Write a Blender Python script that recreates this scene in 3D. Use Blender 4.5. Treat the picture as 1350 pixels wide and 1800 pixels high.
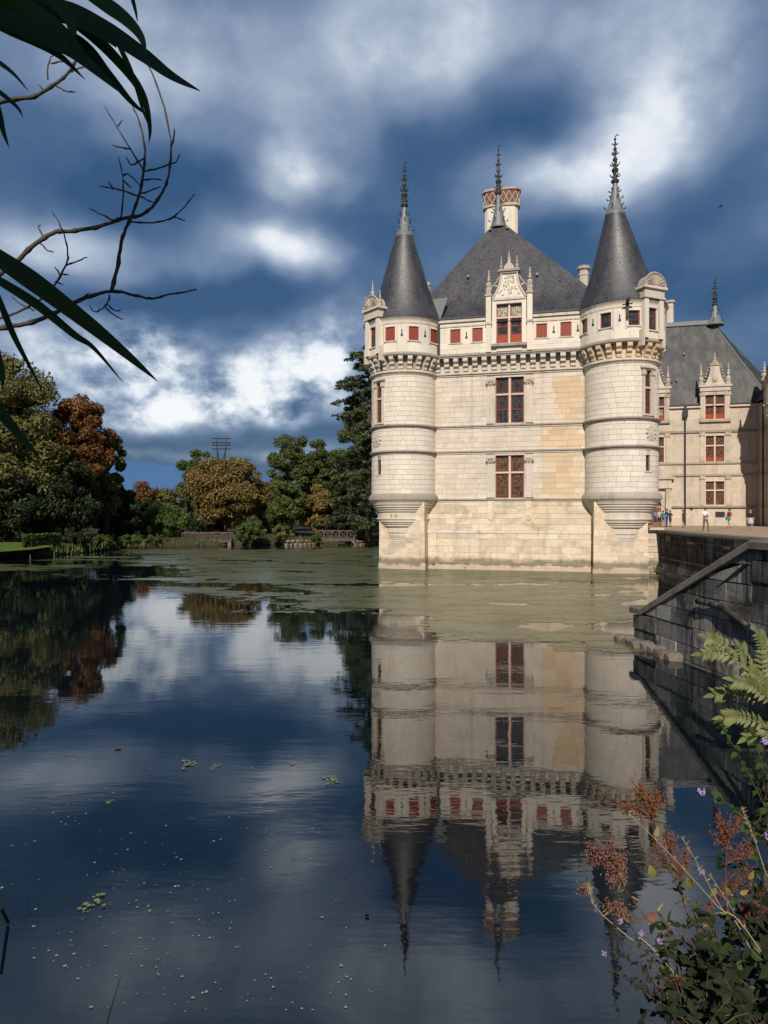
import bpy, bmesh, math, random
import numpy as np
from mathutils import Vector, Matrix
R = math.radians
random.seed(7); rng = np.random.default_rng(11)
scene = bpy.context.scene
for o in list(bpy.data.objects): bpy.data.objects.remove(o)
C = scene.collection

# ------------------------------------------------------------------ camera
EYE = 4.6; HORIZON = 902.0; FPX = 1200.0
cd = bpy.data.cameras.new('camera'); cam = bpy.data.objects.new('camera', cd); C.objects.link(cam)
cam.location = (0, 0, EYE); cam.rotation_euler = (R(90), 0, 0)
cd.sensor_fit = 'VERTICAL'; cd.sensor_height = 36; cd.lens = 36*FPX/1800
cd.shift_y = (HORIZON-900)/1800; cd.clip_start = 0.05; cd.clip_end = 6000
scene.camera = cam
scene.render.resolution_x = 768; scene.render.resolution_y = 1024

# ------------------------------------------------------------------ sky
SUN_AZ = 8.5; SUN_EL = 37.0        # degrees left of straight behind the camera / above the horizon
world = bpy.data.worlds.new('World'); scene.world = world; world.use_nodes = True
nt = world.node_tree; nt.nodes.clear()
def N(kind, **kw):
    n = nt.nodes.new(kind)
    for k, v in kw.items(): setattr(n, k, v)
    return n
def link(a, b): nt.links.new(a, b)
def vmath(op, a, b=None):
    n = N('ShaderNodeVectorMath', operation=op)
    for i, s in enumerate((a, b)):
        if s is None: continue
        if isinstance(s, (tuple, list, Vector)): n.inputs[i].default_value = s
        else: link(s, n.inputs[i])
    return n
def fm(op, a, b=None, clamp=False):
    n = N('ShaderNodeMath', operation=op, use_clamp=clamp)
    for i, s in enumerate((a, b)):
        if s is None: continue
        if isinstance(s, (int, float)): n.inputs[i].default_value = s
        else: link(s, n.inputs[i])
    return n.outputs[0]
def noise(vec, scale, detail=6, rough=.55, dist=0.0, out='Fac'):
    n = N('ShaderNodeTexNoise'); link(vec, n.inputs['Vector'])
    n.inputs['Scale'].default_value = scale; n.inputs['Detail'].default_value = detail
    n.inputs['Roughness'].default_value = rough; n.inputs['Distortion'].default_value = dist
    return n.outputs[out]
tc = N('ShaderNodeTexCoord'); D = vmath('NORMALIZE', tc.outputs['Generated']).outputs[0]
sep = N('ShaderNodeSeparateXYZ'); link(D, sep.inputs[0])
den = fm('ADD', fm('MAXIMUM', sep.outputs['Z'], 0.0), 0.22)
cmb = N('ShaderNodeCombineXYZ')
link(fm('DIVIDE', sep.outputs['X'], den), cmb.inputs[0]); link(fm('DIVIDE', sep.outputs['Y'], den), cmb.inputs[1])
plane = cmb.outputs[0]
wcol = noise(D, 4.0, 3, .6, 0.0, 'Color')
woff = vmath('SCALE', vmath('SUBTRACT', wcol, (.5, .5, .5)).outputs[0]); woff.inputs['Scale'].default_value = .13
DW = vmath('ADD', D, woff.outputs[0]).outputs[0]
def blob(px, py, rx, ry, s):
    d0 = Vector(((px-675)/FPX, 1, (HORIZON-py)/FPX)); k = d0.length; d0.normalize()
    q = vmath('MULTIPLY', vmath('SUBTRACT', DW, d0).outputs[0], (FPX*k/rx, 2.5, FPX*k/ry)).outputs[0]
    l = vmath('LENGTH', q).outputs['Value']
    m = N('ShaderNodeMapRange', interpolation_type='SMOOTHERSTEP'); link(l, m.inputs[0])
    m.inputs[1].default_value = 1.25; m.inputs[2].default_value = 0.0; m.inputs[3].default_value = 0; m.inputs[4].default_value = s
    return m.outputs[0]
def total(lst):
    t = lst[0]
    for x in lst[1:]: t = fm('ADD', t, x)
    return t
n1 = noise(plane, 1.7, 5, .55, .4)
n2 = noise(vmath('MULTIPLY', D, (1, 1, 1.4)).outputs[0], 10, 7, .58, 0)
n3 = noise(D, 6.0, 3, .55, 0)
clouds = total([blob(*b) for b in (
    (770, 60, 330, 150, .36), (1200, 90, 240, 280, .38), (1120, 240, 150, 130, .26), (575, 270, 150, 95, .36),
    (505, 335, 75, 65, .36), (548, 465, 120, 60, .50), (430, 440, 150, 60, .16), (965, 322, 190, 70, .36),
    (70, 425, 230, 80, .34), (150, 20, 360, 160, .30), (1310, 420, 110, 90, .16), (330, 200, 240, 90, .20), (500, 130, 260, 90, .10),
    (640, 250, 300, 60, -.14), (250, 330, 260, 70, -.22), (330, 515, 330, 55, -.30), (1230, 480, 240, 150, -.24),
    (900, 170, 260, 70, -.16), (700, 420, 120, 120, -.12), (1230, 330, 160, 60, -.12), (960, 430, 120, 90, -.16))])
cumulus = total([blob(*b) for b in (
    (230, 590, 150, 75, .75), (90, 650, 210, 95, .7), (360, 650, 190, 110, .9), (540, 665, 170, 100, .9), (430, 715, 230, 60, .6),
    (620, 600, 120, 90, .35), (250, 720, 150, 60, .55), (330, 797, 330, 22, .65), (760, 700, 200, 120, .5))])
gap = total([blob(*b) for b in ((265, 832, 300, 60, .75), (470, 768, 260, 34, .22), (180, 765, 200, 30, .18))])
B = fm('ADD', fm('ADD', .325, fm('MULTIPLY', fm('SUBTRACT', n1, .5), .55)), fm('MULTIPLY', fm('SUBTRACT', n3, .5), .30))
B = fm('ADD', B, fm('MULTIPLY', clouds, fm('ADD', .30, fm('MULTIPLY', n2, 1.4))))
B = fm('ADD', B, fm('MULTIPLY', cumulus, fm('ADD', fm('MULTIPLY', fm('SUBTRACT', n2, .5), 2.6), .40)))
B = fm('SUBTRACT', fm('MAXIMUM', B, .15), gap)
ramp = N('ShaderNodeValToRGB'); link(B, ramp.inputs[0]); cr = ramp.color_ramp
STOPS = [(0.0, (.012, .115, .34)), (.15, (.024, .076, .182)), (.32, (.070, .136, .265)), (.50, (.190, .262, .40)),
         (.68, (.42, .50, .62)), (.85, (.78, .83, .90)), (1.0, (.97, .98, 1.0))]
while len(cr.elements) < len(STOPS): cr.elements.new(.5)
for e, (p, c) in zip(cr.elements, STOPS): e.position = p; e.color = (*c, 1)
sky = N('ShaderNodeTexSky', sky_type='NISHITA', sun_disc=False)
sky.sun_elevation = R(SUN_EL); sky.sun_rotation = R(180+SUN_AZ); sky.air_density = 1.4; sky.dust_density = .4; sky.ozone_density = 3
scl = vmath('SCALE', ramp.outputs[0]); scl.inputs['Scale'].default_value = 10.0
mixc = N('ShaderNodeMix', data_type='RGBA'); mixc.inputs[0].default_value = .90
link(sky.outputs[0], mixc.inputs[6]); link(scl.outputs[0], mixc.inputs[7])
bg = N('ShaderNodeBackground'); bg.inputs['Strength'].default_value = 0.1; link(mixc.outputs[2], bg.inputs[0])
out = N('ShaderNodeOutputWorld'); link(bg.outputs[0], out.inputs[0])

# ------------------------------------------------------------------ sun and exposure
sd = bpy.data.lights.new('sun', 'SUN'); sun = bpy.data.objects.new('sun', sd); C.objects.link(sun)
sd.energy = 4.9; sd.angle = R(.5); sd.color = (1, .915, .80)
TOSUN = Vector((-math.sin(R(SUN_AZ))*math.cos(R(SUN_EL)), -math.cos(R(SUN_AZ))*math.cos(R(SUN_EL)), math.sin(R(SUN_EL))))
sun.rotation_euler = TOSUN.to_track_quat('Z', 'Y').to_euler()
vs = scene.view_settings; vs.view_transform = 'Standard'; vs.look = 'None'; vs.gamma = 1; vs.exposure = 0.0; vs.use_curve_mapping = False

# ------------------------------------------------------------------ helpers
def P(px, py, d): return Vector(((px-675)/FPX*d, d, EYE+(HORIZON-py)/FPX*d))
def onz(px, py, z=0.0): return P(px, py, FPX*(EYE-z)/(py-HORIZON))

def tag(o, label=None, cat=None, group=None, kind=None):
    if label: o['label'] = label
    if cat: o['category'] = cat
    if group: o['group'] = group
    if kind: o['kind'] = kind
    return o
def empty(name, loc=(0, 0, 0), rz=0, parent=None):
    o = bpy.data.objects.new(name, None); C.objects.link(o); o.location = loc; o.rotation_euler = (0, 0, rz)
    o.empty_display_size = .2
    if parent: o.parent = parent
    return o
def thing(name, label, cat, loc=(0, 0, 0), rz=0, group=None): return tag(empty(name, loc, rz), label, cat, group)
def place(name, mesh, parent=None, mat=None):
    o = bpy.data.objects.new(name, mesh); C.objects.link(o)
    if parent: o.parent = parent
    return o

class MB:
    def __init__(s, M=None): s.v = []; s.f = []; s.M = M
    def add(s, vs, fs):
        n = len(s.v)
        if s.M is not None: vs = [s.M @ Vector(p) for p in vs]
        s.v.extend([tuple(p) for p in vs]); s.f.extend([tuple(i+n for i in f) for f in fs]); return s
    def box(s, x0, x1, y0, y1, z0, z1):
        return s.add([(x0,y0,z0),(x1,y0,z0),(x1,y1,z0),(x0,y1,z0),(x0,y0,z1),(x1,y0,z1),(x1,y1,z1),(x0,y1,z1)],
                     [(0,3,2,1),(4,5,6,7),(0,1,5,4),(1,2,6,5),(2,3,7,6),(3,0,4,7)])
    def prism(s, poly, y0, y1):            # polygon in x,z (counter-clockwise seen from the front) pulled from y0 to y1
        n = len(poly); vs = [(x, y0, z) for x, z in poly]+[(x, y1, z) for x, z in poly]
        return s.add(vs, [tuple(range(n)), tuple(range(2*n-1, n-1, -1))]+[(i, i+n, (i+1) % n+n, (i+1) % n) for i in range(n)])
    def slab(s, poly, z0, z1):             # polygon in x,y (counter-clockwise from above)
        n = len(poly); vs = [(x, y, z0) for x, y in poly]+[(x, y, z1) for x, y in poly]
        return s.add(vs, [tuple(range(n-1, -1, -1)), tuple(range(n, 2*n))]+[(i, (i+1) % n, (i+1) % n+n, i+n) for i in range(n)])
    def lathe(s, prof, c=(0, 0, 0), n=24, a0=0.0, a1=2*math.pi, cap=True, lean=(0, 0)):
        full = abs(a1-a0-2*math.pi) < 1e-6; m = n if full else n+1; vs = []; fs = []
        z0 = prof[0][1]; dz = (prof[-1][1]-z0) or 1
        for r, z in prof:
            t = (z-z0)/dz
            for i in range(m):
                a = a0+(a1-a0)*i/n
                vs.append((c[0]+lean[0]*t+r*math.sin(a), c[1]+lean[1]*t-r*math.cos(a), c[2]+z))
        for j in range(len(prof)-1):
            for i in range(n):
                a = j*m+i; b = j*m+(i+1) % m
                fs.append((a, b, b+m, a+m))
        if cap and full:
            fs.append(tuple(range(m-1, -1, -1))); fs.append(tuple(range((len(prof)-1)*m, len(prof)*m)))
        return s.add(vs, fs)
    def tube(s, pts, rad, n=6):
        pts = [Vector(p) for p in pts]
        if not isinstance(rad, (list, tuple)): rad = [rad]*len(pts)
        vs = []; fs = []; up = Vector((.31, .17, .93))
        for i, p in enumerate(pts):
            t = (pts[min(i+1, len(pts)-1)]-pts[max(i-1, 0)]).normalized()
            a = t.cross(up)
            if a.length < .05: a = t.cross(Vector((1, 0, 0)))
            a.normalize(); b = t.cross(a)
            for k in range(n):
                w = 2*math.pi*k/n; vs.append(p+(a*math.cos(w)+b*math.sin(w))*rad[i])
        for i in range(len(pts)-1):
            for k in range(n):
                fs.append((i*n+k, i*n+(k+1) % n, (i+1)*n+(k+1) % n, (i+1)*n+k))
        fs.append(tuple(range(n-1, -1, -1))); fs.append(tuple(range((len(pts)-1)*n, len(pts)*n)))
        return s.add(vs, fs)
    def ball(s, c, r, n=8, sq=(1, 1, 1)):
        prof = [(max(1e-4, math.sin(math.pi*i/n))*r, -math.cos(math.pi*i/n)*r) for i in range(n+1)]
        k = len(s.v); M = s.M; s.M = None
        s.lathe(prof, (0, 0, 0), n+2, cap=False)
        s.M = M
        for i in range(k, len(s.v)):
            p = Vector((s.v[i][0]*sq[0]+c[0], s.v[i][1]*sq[1]+c[1], s.v[i][2]*sq[2]+c[2])); s.v[i] = tuple(M @ p) if M is not None else tuple(p)
        return s
    def mesh(s, name, mat, smooth=False):
        me = bpy.data.meshes.new(name); me.from_pydata(s.v, [], s.f)
        for m in (mat if isinstance(mat, (list, tuple)) else [mat]): me.materials.append(m)
        if smooth:
            me.polygons.foreach_set('use_smooth', [True]*len(me.polygons))
            if smooth is not True: me.set_sharp_from_angle(angle=R(smooth))
        me.update(); return me
    def build(s, name, mat, parent=None, smooth=False): return place(name, s.mesh(name, mat, smooth), parent)

def np_mesh(name, V, F, mat):
    """V (n,3) float, F (m,k) int -> a mesh quickly"""
    me = bpy.data.meshes.new(name); k = F.shape[1]
    me.vertices.add(len(V)); me.vertices.foreach_set('co', V.astype(np.float32).ravel())
    me.loops.add(F.size); me.loops.foreach_set('vertex_index', F.astype(np.int32).ravel())
    me.polygons.add(len(F)); me.polygons.foreach_set('loop_start', np.arange(0, F.size, k, dtype=np.int32))
    me.polygons.foreach_set('loop_total', np.full(len(F), k, dtype=np.int32))
    me.materials.append(mat); me.update(calc_edges=True); me.validate(); return me

# ------------------------------------------------------------------ materials
class Mat:
    def __init__(s, name):
        s.m = bpy.data.materials.new(name); s.m.use_nodes = True; s.t = s.m.node_tree
        s.b = s.t.nodes['Principled BSDF']; s.pos = s.n('ShaderNodeNewGeometry').outputs['Position']
        s.geo = s.pos.node
    def n(s, kind, **kw):
        n = s.t.nodes.new(kind)
        for k, v in kw.items(): setattr(n, k, v)
        return n
    def put(s, sock, v):
        if isinstance(v, (int, float)): sock.default_value = v
        elif isinstance(v, tuple): sock.default_value = v if len(v) == len(sock.default_value) else (*v, 1)
        else: s.t.links.new(v, sock)
    def noise(s, scale, detail=5, rough=.55, stretch=(1, 1, 1), dist=0, vec=None, out='Fac'):
        mp = s.n('ShaderNodeMapping'); mp.inputs['Scale'].default_value = stretch; s.put(mp.inputs[0], vec or s.pos)
        n = s.n('ShaderNodeTexNoise'); s.put(n.inputs['Vector'], mp.outputs[0])
        n.inputs['Scale'].default_value = scale; n.inputs['Detail'].default_value = detail; n.inputs['Roughness'].default_value = rough
        n.inputs['Distortion'].default_value = dist
        return n.outputs[out]
    def ramp(s, fac, stops):
        r = s.n('ShaderNodeValToRGB'); s.put(r.inputs[0], fac)
        while len(r.color_ramp.elements) < len(stops): r.color_ramp.elements.new(.5)
        for e, (p, c) in zip(r.color_ramp.elements, stops):
            e.position = p; e.color = (c, c, c, 1) if isinstance(c, (int, float)) else (*c, 1)
        return r.outputs[0]
    def mix(s, fac, a, b, mode='MIX'):
        m = s.n('ShaderNodeMix', data_type='RGBA', blend_type=mode)
        s.put(m.inputs[0], fac); s.put(m.inputs[6], a); s.put(m.inputs[7], b); return m.outputs[2]
    def math(s, op, a, b=0.0, clamp=False):
        m = s.n('ShaderNodeMath', operation=op, use_clamp=clamp); s.put(m.inputs[0], a); s.put(m.inputs[1], b); return m.outputs[0]
    def rand(s):
        a = s.n('ShaderNodeObjectInfo').outputs['Random']; b = s.geo.outputs['Random Per Island']
        return s.math('FRACT', s.math('ADD', a, b))
    def bump(s, h, strength=.3, dist=.02):
        b = s.n('ShaderNodeBump'); b.inputs['Strength'].default_value = strength; b.inputs['Distance'].default_value = dist
        s.put(b.inputs['Height'], h); s.t.links.new(b.outputs[0], s.b.inputs['Normal']); return b
    def fin(s, col, rough=.8, spec=.3):
        s.put(s.b.inputs['Base Color'], col); s.put(s.b.inputs['Roughness'], rough); s.b.inputs['Specular IOR Level'].default_value = spec
        return s.m
def zval(m):
    sp = m.n('ShaderNodeSeparateXYZ'); m.put(sp.inputs[0], m.pos); return sp.outputs['Z']

def stone_mat(name, base, var=.14, stain=.5, damp=True, grain=1.0, blotch=0.0):
    m = Mat(name); r = m.rand()
    lo = tuple(c*(1-var) for c in base); hi = tuple(min(.9, c*(1+var*.6)) for c in base)
    c = m.mix(r, lo, hi)
    big = m.noise(.35, 5, .6); c = m.mix(m.math('MULTIPLY', m.ramp(big, [(.42, 0.), (.68, 1.)]), .35), c, tuple(x*y for x, y in zip(base, (1.0, .86, .70))))
    fine = m.noise(9, 5, .65); c = m.mix(.5, c, m.ramp(fine, [(.25, .62), (.6, .95)]), 'MULTIPLY')
    streak = m.noise(1.1, 6, .65, (1.6, 1.6, .22)); c = m.mix(m.math('MULTIPLY', m.ramp(streak, [(.52, 0.), (.72, 1.)]), stain), c, tuple(x*.42 for x in (base[0], base[1]*.97, base[2]*.95)))
    pits = m.noise(3.2, 3, .5); c = m.mix(m.math('MULTIPLY', m.ramp(pits, [(.68, 0.), (.74, 1.)]), .45), c, tuple(x*.5 for x in base))
    if blotch:
        bl = m.noise(.8, 7, .68, (.7, .7, 1.3), .6); c = m.mix(m.math('MULTIPLY', m.ramp(bl, [(.50, 0.), (.62, 1.)]), blotch), c, (.22, .195, .16))
        wh = m.noise(1.1, 6, .65, (1, 1, 1.2), .3); c = m.mix(m.math('MULTIPLY', m.ramp(wh, [(.56, 0.), (.66, 1.)]), blotch*.8), c, (.78, .70, .58))
    if damp:
        z = zval(m); wob = m.math('ADD', z, m.math('MULTIPLY', m.math('SUBTRACT', m.noise(1.2, 4, .6), .5), 1.0))
        mr = m.ramp(m.math('DIVIDE', wob, 1.4), [(.0, .0), (.22, .15), (.30, .85), (.48, .9), (.75, 0.)])
        c = m.mix(m.math('MULTIPLY', mr, .85), c, (.12, .10, .068))
        lowm = m.ramp(m.math('DIVIDE', z, .5), [(.0, 1.), (.55, 1.), (.9, 0.)])
        c = m.mix(m.math('MULTIPLY', lowm, .45), c, (.32, .24, .18))
    m.bump(m.noise(14, 6, .7), .25*grain, .03)
    return m.fin(c, .85, .25)

M = {}
M['stone'] = stone_mat('limestone', (.65, .575, .48), .11, .40, blotch=.22)
M['stone_white'] = stone_mat('white_limestone', (.72, .655, .56), .09, .22)
M['stone_ochre'] = stone_mat('ochre_limestone', (.64, .49, .325), .14, .15)
M['stone_base'] = stone_mat('base_limestone', (.69, .575, .435), .18, .42, blotch=.42)
M['stone_dark'] = stone_mat('weathered_limestone', (.36, .32, .275), .18, .7, False)
M['stone_trim'] = stone_mat('trim_limestone', (.60, .54, .46), .12, .62, False)
M['stone_rear'] = stone_mat('rear_limestone', (.56, .48, .385), .10, .55, False, blotch=.3)
M['carved'] = stone_mat('carved_limestone', (.46, .40, .33), .2, .7, False, 3.0)
M['mortar'] = stone_mat('mortar', (.34, .285, .22), .1, .3)
M['mortar_pale'] = stone_mat('pale_mortar', (.56, .50, .42), .1, .3)

def slate_mat(name, base, spec=.5):
    m = Mat(name)
    br = m.n('ShaderNodeTexBrick'); mp = m.n('ShaderNodeMapping'); 
    cmbn = m.n('ShaderNodeCombineXYZ'); sp = m.n('ShaderNodeSeparateXYZ'); m.put(sp.inputs[0], m.pos)
    m.put(cmbn.inputs[0], m.math('ADD', sp.outputs[0], m.math('MULTIPLY', sp.outputs[1], .6))); m.put(cmbn.inputs[1], sp.outputs[2])
    m.put(br.inputs['Vector'], cmbn.outputs[0]); br.inputs['Scale'].default_value = 1; br.inputs['Brick Width'].default_value = .26; br.inputs['Row Height'].default_value = .13
    br.inputs['Mortar Size'].default_value = .012; br.inputs['Color1'].default_value = (.75, .75, .75, 1); br.inputs['Color2'].default_value = (1.25, 1.25, 1.25, 1); br.inputs['Mortar'].default_value = (.45, .45, .45, 1)
    c = m.mix(1.0, base, br.outputs['Color'], 'MULTIPLY')
    st = m.noise(.8, 6, .65, (1.5, 1.5, .25)); c = m.mix(m.math('MULTIPLY', m.ramp(st, [(.42, 0.), (.62, 1.)]), .85), c, (base[0]*2.4, base[1]*1.95, base[2]*1.5))
    li = m.noise(5, 5, .6); c = m.mix(m.math('MULTIPLY', m.ramp(li, [(.62, 0.), (.75, 1.)]), .35), c, (.16, .15, .12))
    m.bump(m.mix(.5, br.outputs['Color'], m.noise(7, 6, .7, (1, 1, 2.2))), .42, .03)
    rough = m.ramp(m.noise(5.0, 6, .7, (1, 1, 1.6)), [(.34, .28), (.64, .66)])
    return m.fin(c, rough, spec)
M['slate'] = slate_mat('slate', (.022, .023, .027), 1.0)
M['slate_rear'] = slate_mat('rear_slate', (.040, .045, .048), .4)

def simple(name, col, rough=.7, spec=.3, var=.25, scale=8, bump=.15):
    m = Mat(name); c = m.mix(m.noise(scale, 5, .6), tuple(x*(1-var) for x in col), tuple(x*(1+var) for x in col))
    if bump: m.bump(m.noise(scale*3, 4, .6), bump, .02)
    return m.fin(c, rough, spec)
M['lead'] = simple('lead_sheet', (.155, .16, .16), .5, .5, .35, 3)
M['lead_dark'] = simple('weathered_lead', (.045, .042, .04), .55, .4, .4, 6)
M['red'] = simple('red_brown_paint', (.24, .040, .017), .55, .35, .22, 5)
def shutter_mat():
    m = Mat('red_board_paint'); w = m.n('ShaderNodeTexWave', wave_type='BANDS', bands_direction='X'); w.inputs['Scale'].default_value = 1.9; m.put(w.inputs['Vector'], m.pos)
    c = m.mix(m.ramp(w.outputs['Fac'], [(.0, 0.), (.12, 1.)]), (.15, .022, .008), (.33, .052, .018))
    return m.fin(c, .6, .3)
M['shutter'] = shutter_mat()
def glass_mat(name, base, lead, s=.16, r=.18):
    m = Mat(name); tcn = m.n('ShaderNodeTexCoord')
    br = m.n('ShaderNodeTexBrick', offset=0.0); sp = m.n('ShaderNodeSeparateXYZ'); m.put(sp.inputs[0], m.pos)
    cb = m.n('ShaderNodeCombineXYZ'); m.put(cb.inputs[0], m.math('ADD', sp.outputs[0], m.math('MULTIPLY', sp.outputs[1], .3))); m.put(cb.inputs[1], sp.outputs[2])
    m.put(br.inputs['Vector'], cb.outputs[0]); br.inputs['Scale'].default_value = 1; br.inputs['Brick Width'].default_value = s; br.inputs['Row Height'].default_value = s*1.2; br.inputs['Mortar Size'].default_value = .014
    br.inputs['Color1'].default_value = (*[b*.5 for b in base], 1); br.inputs['Color2'].default_value = (*[b*1.6 for b in base], 1); br.inputs['Mortar'].default_value = (*lead, 1)
    m.bump(m.noise(7, 3, .5), .25, .02)
    m.fin(br.outputs['Color'], r, .6); return m.m
M['glass'] = glass_mat('leaded_glass', (.045, .040, .036), (.012, .011, .01))
M['glass_warm'] = glass_mat('warm_leaded_glass', (.11, .065, .032), (.025, .02, .016))
M['glass_pale'] = glass_mat('pale_leaded_glass', (.42, .36, .24), (.08, .06, .04), .13, .3)
M['door'] = simple('brown_door', (.17, .055, .025), .6, .3, .3, 5)
M['iron'] = simple('dark_iron', (.02, .018, .016), .5, .4, .2, 8, 0)
M['brick'] = simple('chimney_brick', (.17, .075, .05), .8, .2, .35, 9)
M['wood'] = simple('grey_wood', (.105, .08, .07), .8, .2, .3, 7)

def dark_wall():
    m = Mat('shade_dark_weathered_stone'); r = m.rand()
    c = m.mix(r, (.075, .07, .062), (.19, .18, .165))  # face's shade put into the dark base; drips and pale runs are staining
    drip = m.noise(1.6, 6, .7, (2.6, 2.6, .16)); c = m.mix(m.ramp(drip, [(.40, 0.), (.56, 1.)]), c, (.018, .016, .014))
    pale = m.noise(2.2, 6, .7, (3.2, 3.2, .14), .4); c = m.mix(m.math('MULTIPLY', m.ramp(pale, [(.58, 0.), (.72, 1.)]), .65), c, (.34, .33, .30))
    blk = m.noise(.7, 5, .65); c = m.mix(m.ramp(blk, [(.46, 0.), (.62, .85)]), c, (.02, .018, .015))
    m.bump(m.noise(9, 7, .7), .6, .04); return m.fin(c, .9, .2)
M['dark_stone'] = dark_wall()
def grey_wall():
    m = Mat('sunlit_grey_stained_stone'); r = m.rand()
    c = m.mix(r, (.16, .15, .135), (.34, .32, .29))  # sunlight put into the paler base; black and rust runs are staining
    drip = m.noise(1.3, 6, .7, (2.2, 2.2, .2), .5); c = m.mix(m.ramp(drip, [(.48, 0.), (.62, .92)]), c, (.03, .026, .022))
    rust = m.noise(1.7, 5, .7, (2.5, 2.5, .15)); c = m.mix(m.math('MULTIPLY', m.ramp(rust, [(.60, 0.), (.7, 1.)]), .6), c, (.16, .09, .06))
    blk = m.noise(.55, 5, .65); c = m.mix(m.ramp(blk, [(.50, 0.), (.62, .85)]), c, (.025, .022, .018))
    c = m.mix(.6, c, m.ramp(m.noise(11, 6, .7), [(.3, .4), (.65, 1.)]), 'MULTIPLY')
    m.bump(m.noise(8, 7, .7), .8, .05); return m.fin(c, .9, .2)
M['grey_wall'] = grey_wall()
M['coping'] = stone_mat('lichened_coping', (.20, .175, .145), .35, .9, False, 4)
def gravel():
    m = Mat('terrace_gravel'); c = m.mix(m.noise(30, 4, .7), (.30, .215, .15), (.44, .33, .24)); c = m.mix(m.math('MULTIPLY', m.ramp(m.noise(.6, 5, .6), [(.4, 0.), (.7, 1.)]), .5), c, (.24, .18, .13))
    m.bump(m.noise(60, 4, .6), .4, .02); return m.fin(c, .95, .1)
M['gravel'] = gravel()
def ground_mat(name, a, b, c2):
    m = Mat(name); c = m.mix(m.noise(1.3, 6, .65), a, b); c = m.mix(m.ramp(m.noise(.25, 4, .6), [(.45, 0.), (.65, .8)]), c, c2)
    m.bump(m.noise(12, 6, .7), .8, .08); return m.fin(c, .95, .1)
M['grass'] = ground_mat('grass', (.045, .085, .015), (.10, .16, .03), (.13, .12, .05))
M['earth'] = ground_mat('earth', (.03, .024, .016), (.08, .06, .04), (.05, .055, .025))
M['bank'] = ground_mat('bank_stone', (.16, .12, .085), (.30, .23, .17), (.07, .075, .03))

def water_mat():
    m = Mat('pond_water'); b = m.b
    m.fin((.002, .006, .008), .0, .5); b.inputs['Roughness'].default_value = .012; b.inputs['IOR'].default_value = 1.92
    far = m.noise(1.15, 3, .55, (.55, 1.7, 1)); near = m.noise(5.5, 3, .5, (.55, 1.6, 1))
    patch = m.ramp(m.noise(.11, 3, .5, (.6, 1.5, 1)), [(.40, .25), (.62, 1.)])
    h = m.math('ADD', m.math('MULTIPLY', far, .55), m.math('MULTIPLY', near, .10)); h = m.math('MULTIPLY', h, patch)
    m.bump(h, 1.0, .0085); return m.m
M['water'] = water_mat()
def weed_mat():
    m = Mat('duckweed'); c = m.mix(m.noise(.5, 6, .7, (.6, 1.4, 1)), (.070, .085, .036), (.155, .160, .080)); c = m.mix(m.math('MULTIPLY', m.noise(9, 4, .7), .5), c, (.05, .06, .02))
    m.bump(m.noise(25, 5, .7), .3, .010); m.fin(c, .28, .5); m.b.inputs['IOR'].default_value = 1.5
    al = m.math('ADD', m.math('MULTIPLY', m.noise(.45, 6, .7, (.55, 1.6, 1)), .6), m.math('MULTIPLY', m.noise(3.5, 5, .7, (.6, 1.6, 1)), .4))
    m.put(m.b.inputs['Alpha'], m.ramp(al, [(.40, .25), (.50, .95)])); return m.m
M['weed'] = weed_mat()
def leaf_mat(name, a, b, c2=None, rough=.55, trans=.25, amt=.5):
    m = Mat(name); r = m.rand(); c = m.mix(r, a, b)
    if c2: c = m.mix(m.math('MULTIPLY', m.ramp(m.noise(.55, 4, .6), [(.45, 0.), (.65, 1.)]), amt), c, c2)
    m.fin(c, rough, .3)
    tr = m.n('ShaderNodeBsdfTranslucent'); m.put(tr.inputs[0], c); mx = m.n('ShaderNodeMixShader'); mx.inputs[0].default_value = trans
    m.t.links.new(m.b.outputs[0], mx.inputs[1]); m.t.links.new(tr.outputs[0], mx.inputs[2])
    m.t.links.new(mx.outputs[0], m.t.nodes['Material Output'].inputs['Surface']); return m.m
M['lf_olive'] = leaf_mat('olive_foliage', (0.069, 0.083, 0.020), (0.188, 0.175, 0.056), (0.200, 0.150, 0.050))
M['lf_green'] = leaf_mat('green_foliage', (0.037, 0.070, 0.015), (0.112, 0.147, 0.035), (0.125, 0.112, 0.031))
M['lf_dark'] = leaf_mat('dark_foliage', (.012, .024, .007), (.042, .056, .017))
M['lf_rust'] = leaf_mat('rust_foliage', (0.119, 0.045, 0.013), (0.250, 0.106, 0.027), (0.075, 0.069, 0.020), amt=.5)
M['lf_brown'] = leaf_mat('brown_turning_foliage', (0.138, 0.098, 0.027), (0.275, 0.188, 0.062), (0.112, 0.110, 0.033), amt=.5)
M['lf_bright'] = leaf_mat('bright_foliage', (.045, .085, .012), (.10, .15, .03))
M['lf_conifer'] = leaf_mat('cedar_needles', (0.037, 0.060, 0.022), (0.106, 0.125, 0.056), rough=.7)
M['bark'] = simple('bark', (.075, .058, .042), .9, .1, .4, 6, .5)
M['bark_pale'] = simple('pale_bark', (.21, .18, .14), .9, .1, .4, 6, .4)

# ------------------------------------------------------------------ water, banks, terrace
water = MB().add([(-2500, -60, 0), (2500, -60, 0), (2500, 3500, 0), (-2500, 3500, 0)], [(0, 1, 2, 3)]).build('water', M['water']); tag(water, kind='structure')
bed = MB().add([(-2500, -60, -2.2), (2500, -60, -2.2), (2500, 3500, -2.2), (-2500, 3500, -2.2)], [(0, 1, 2, 3)]).build('pond_bed', M['earth']); tag(bed, kind='structure')

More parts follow.
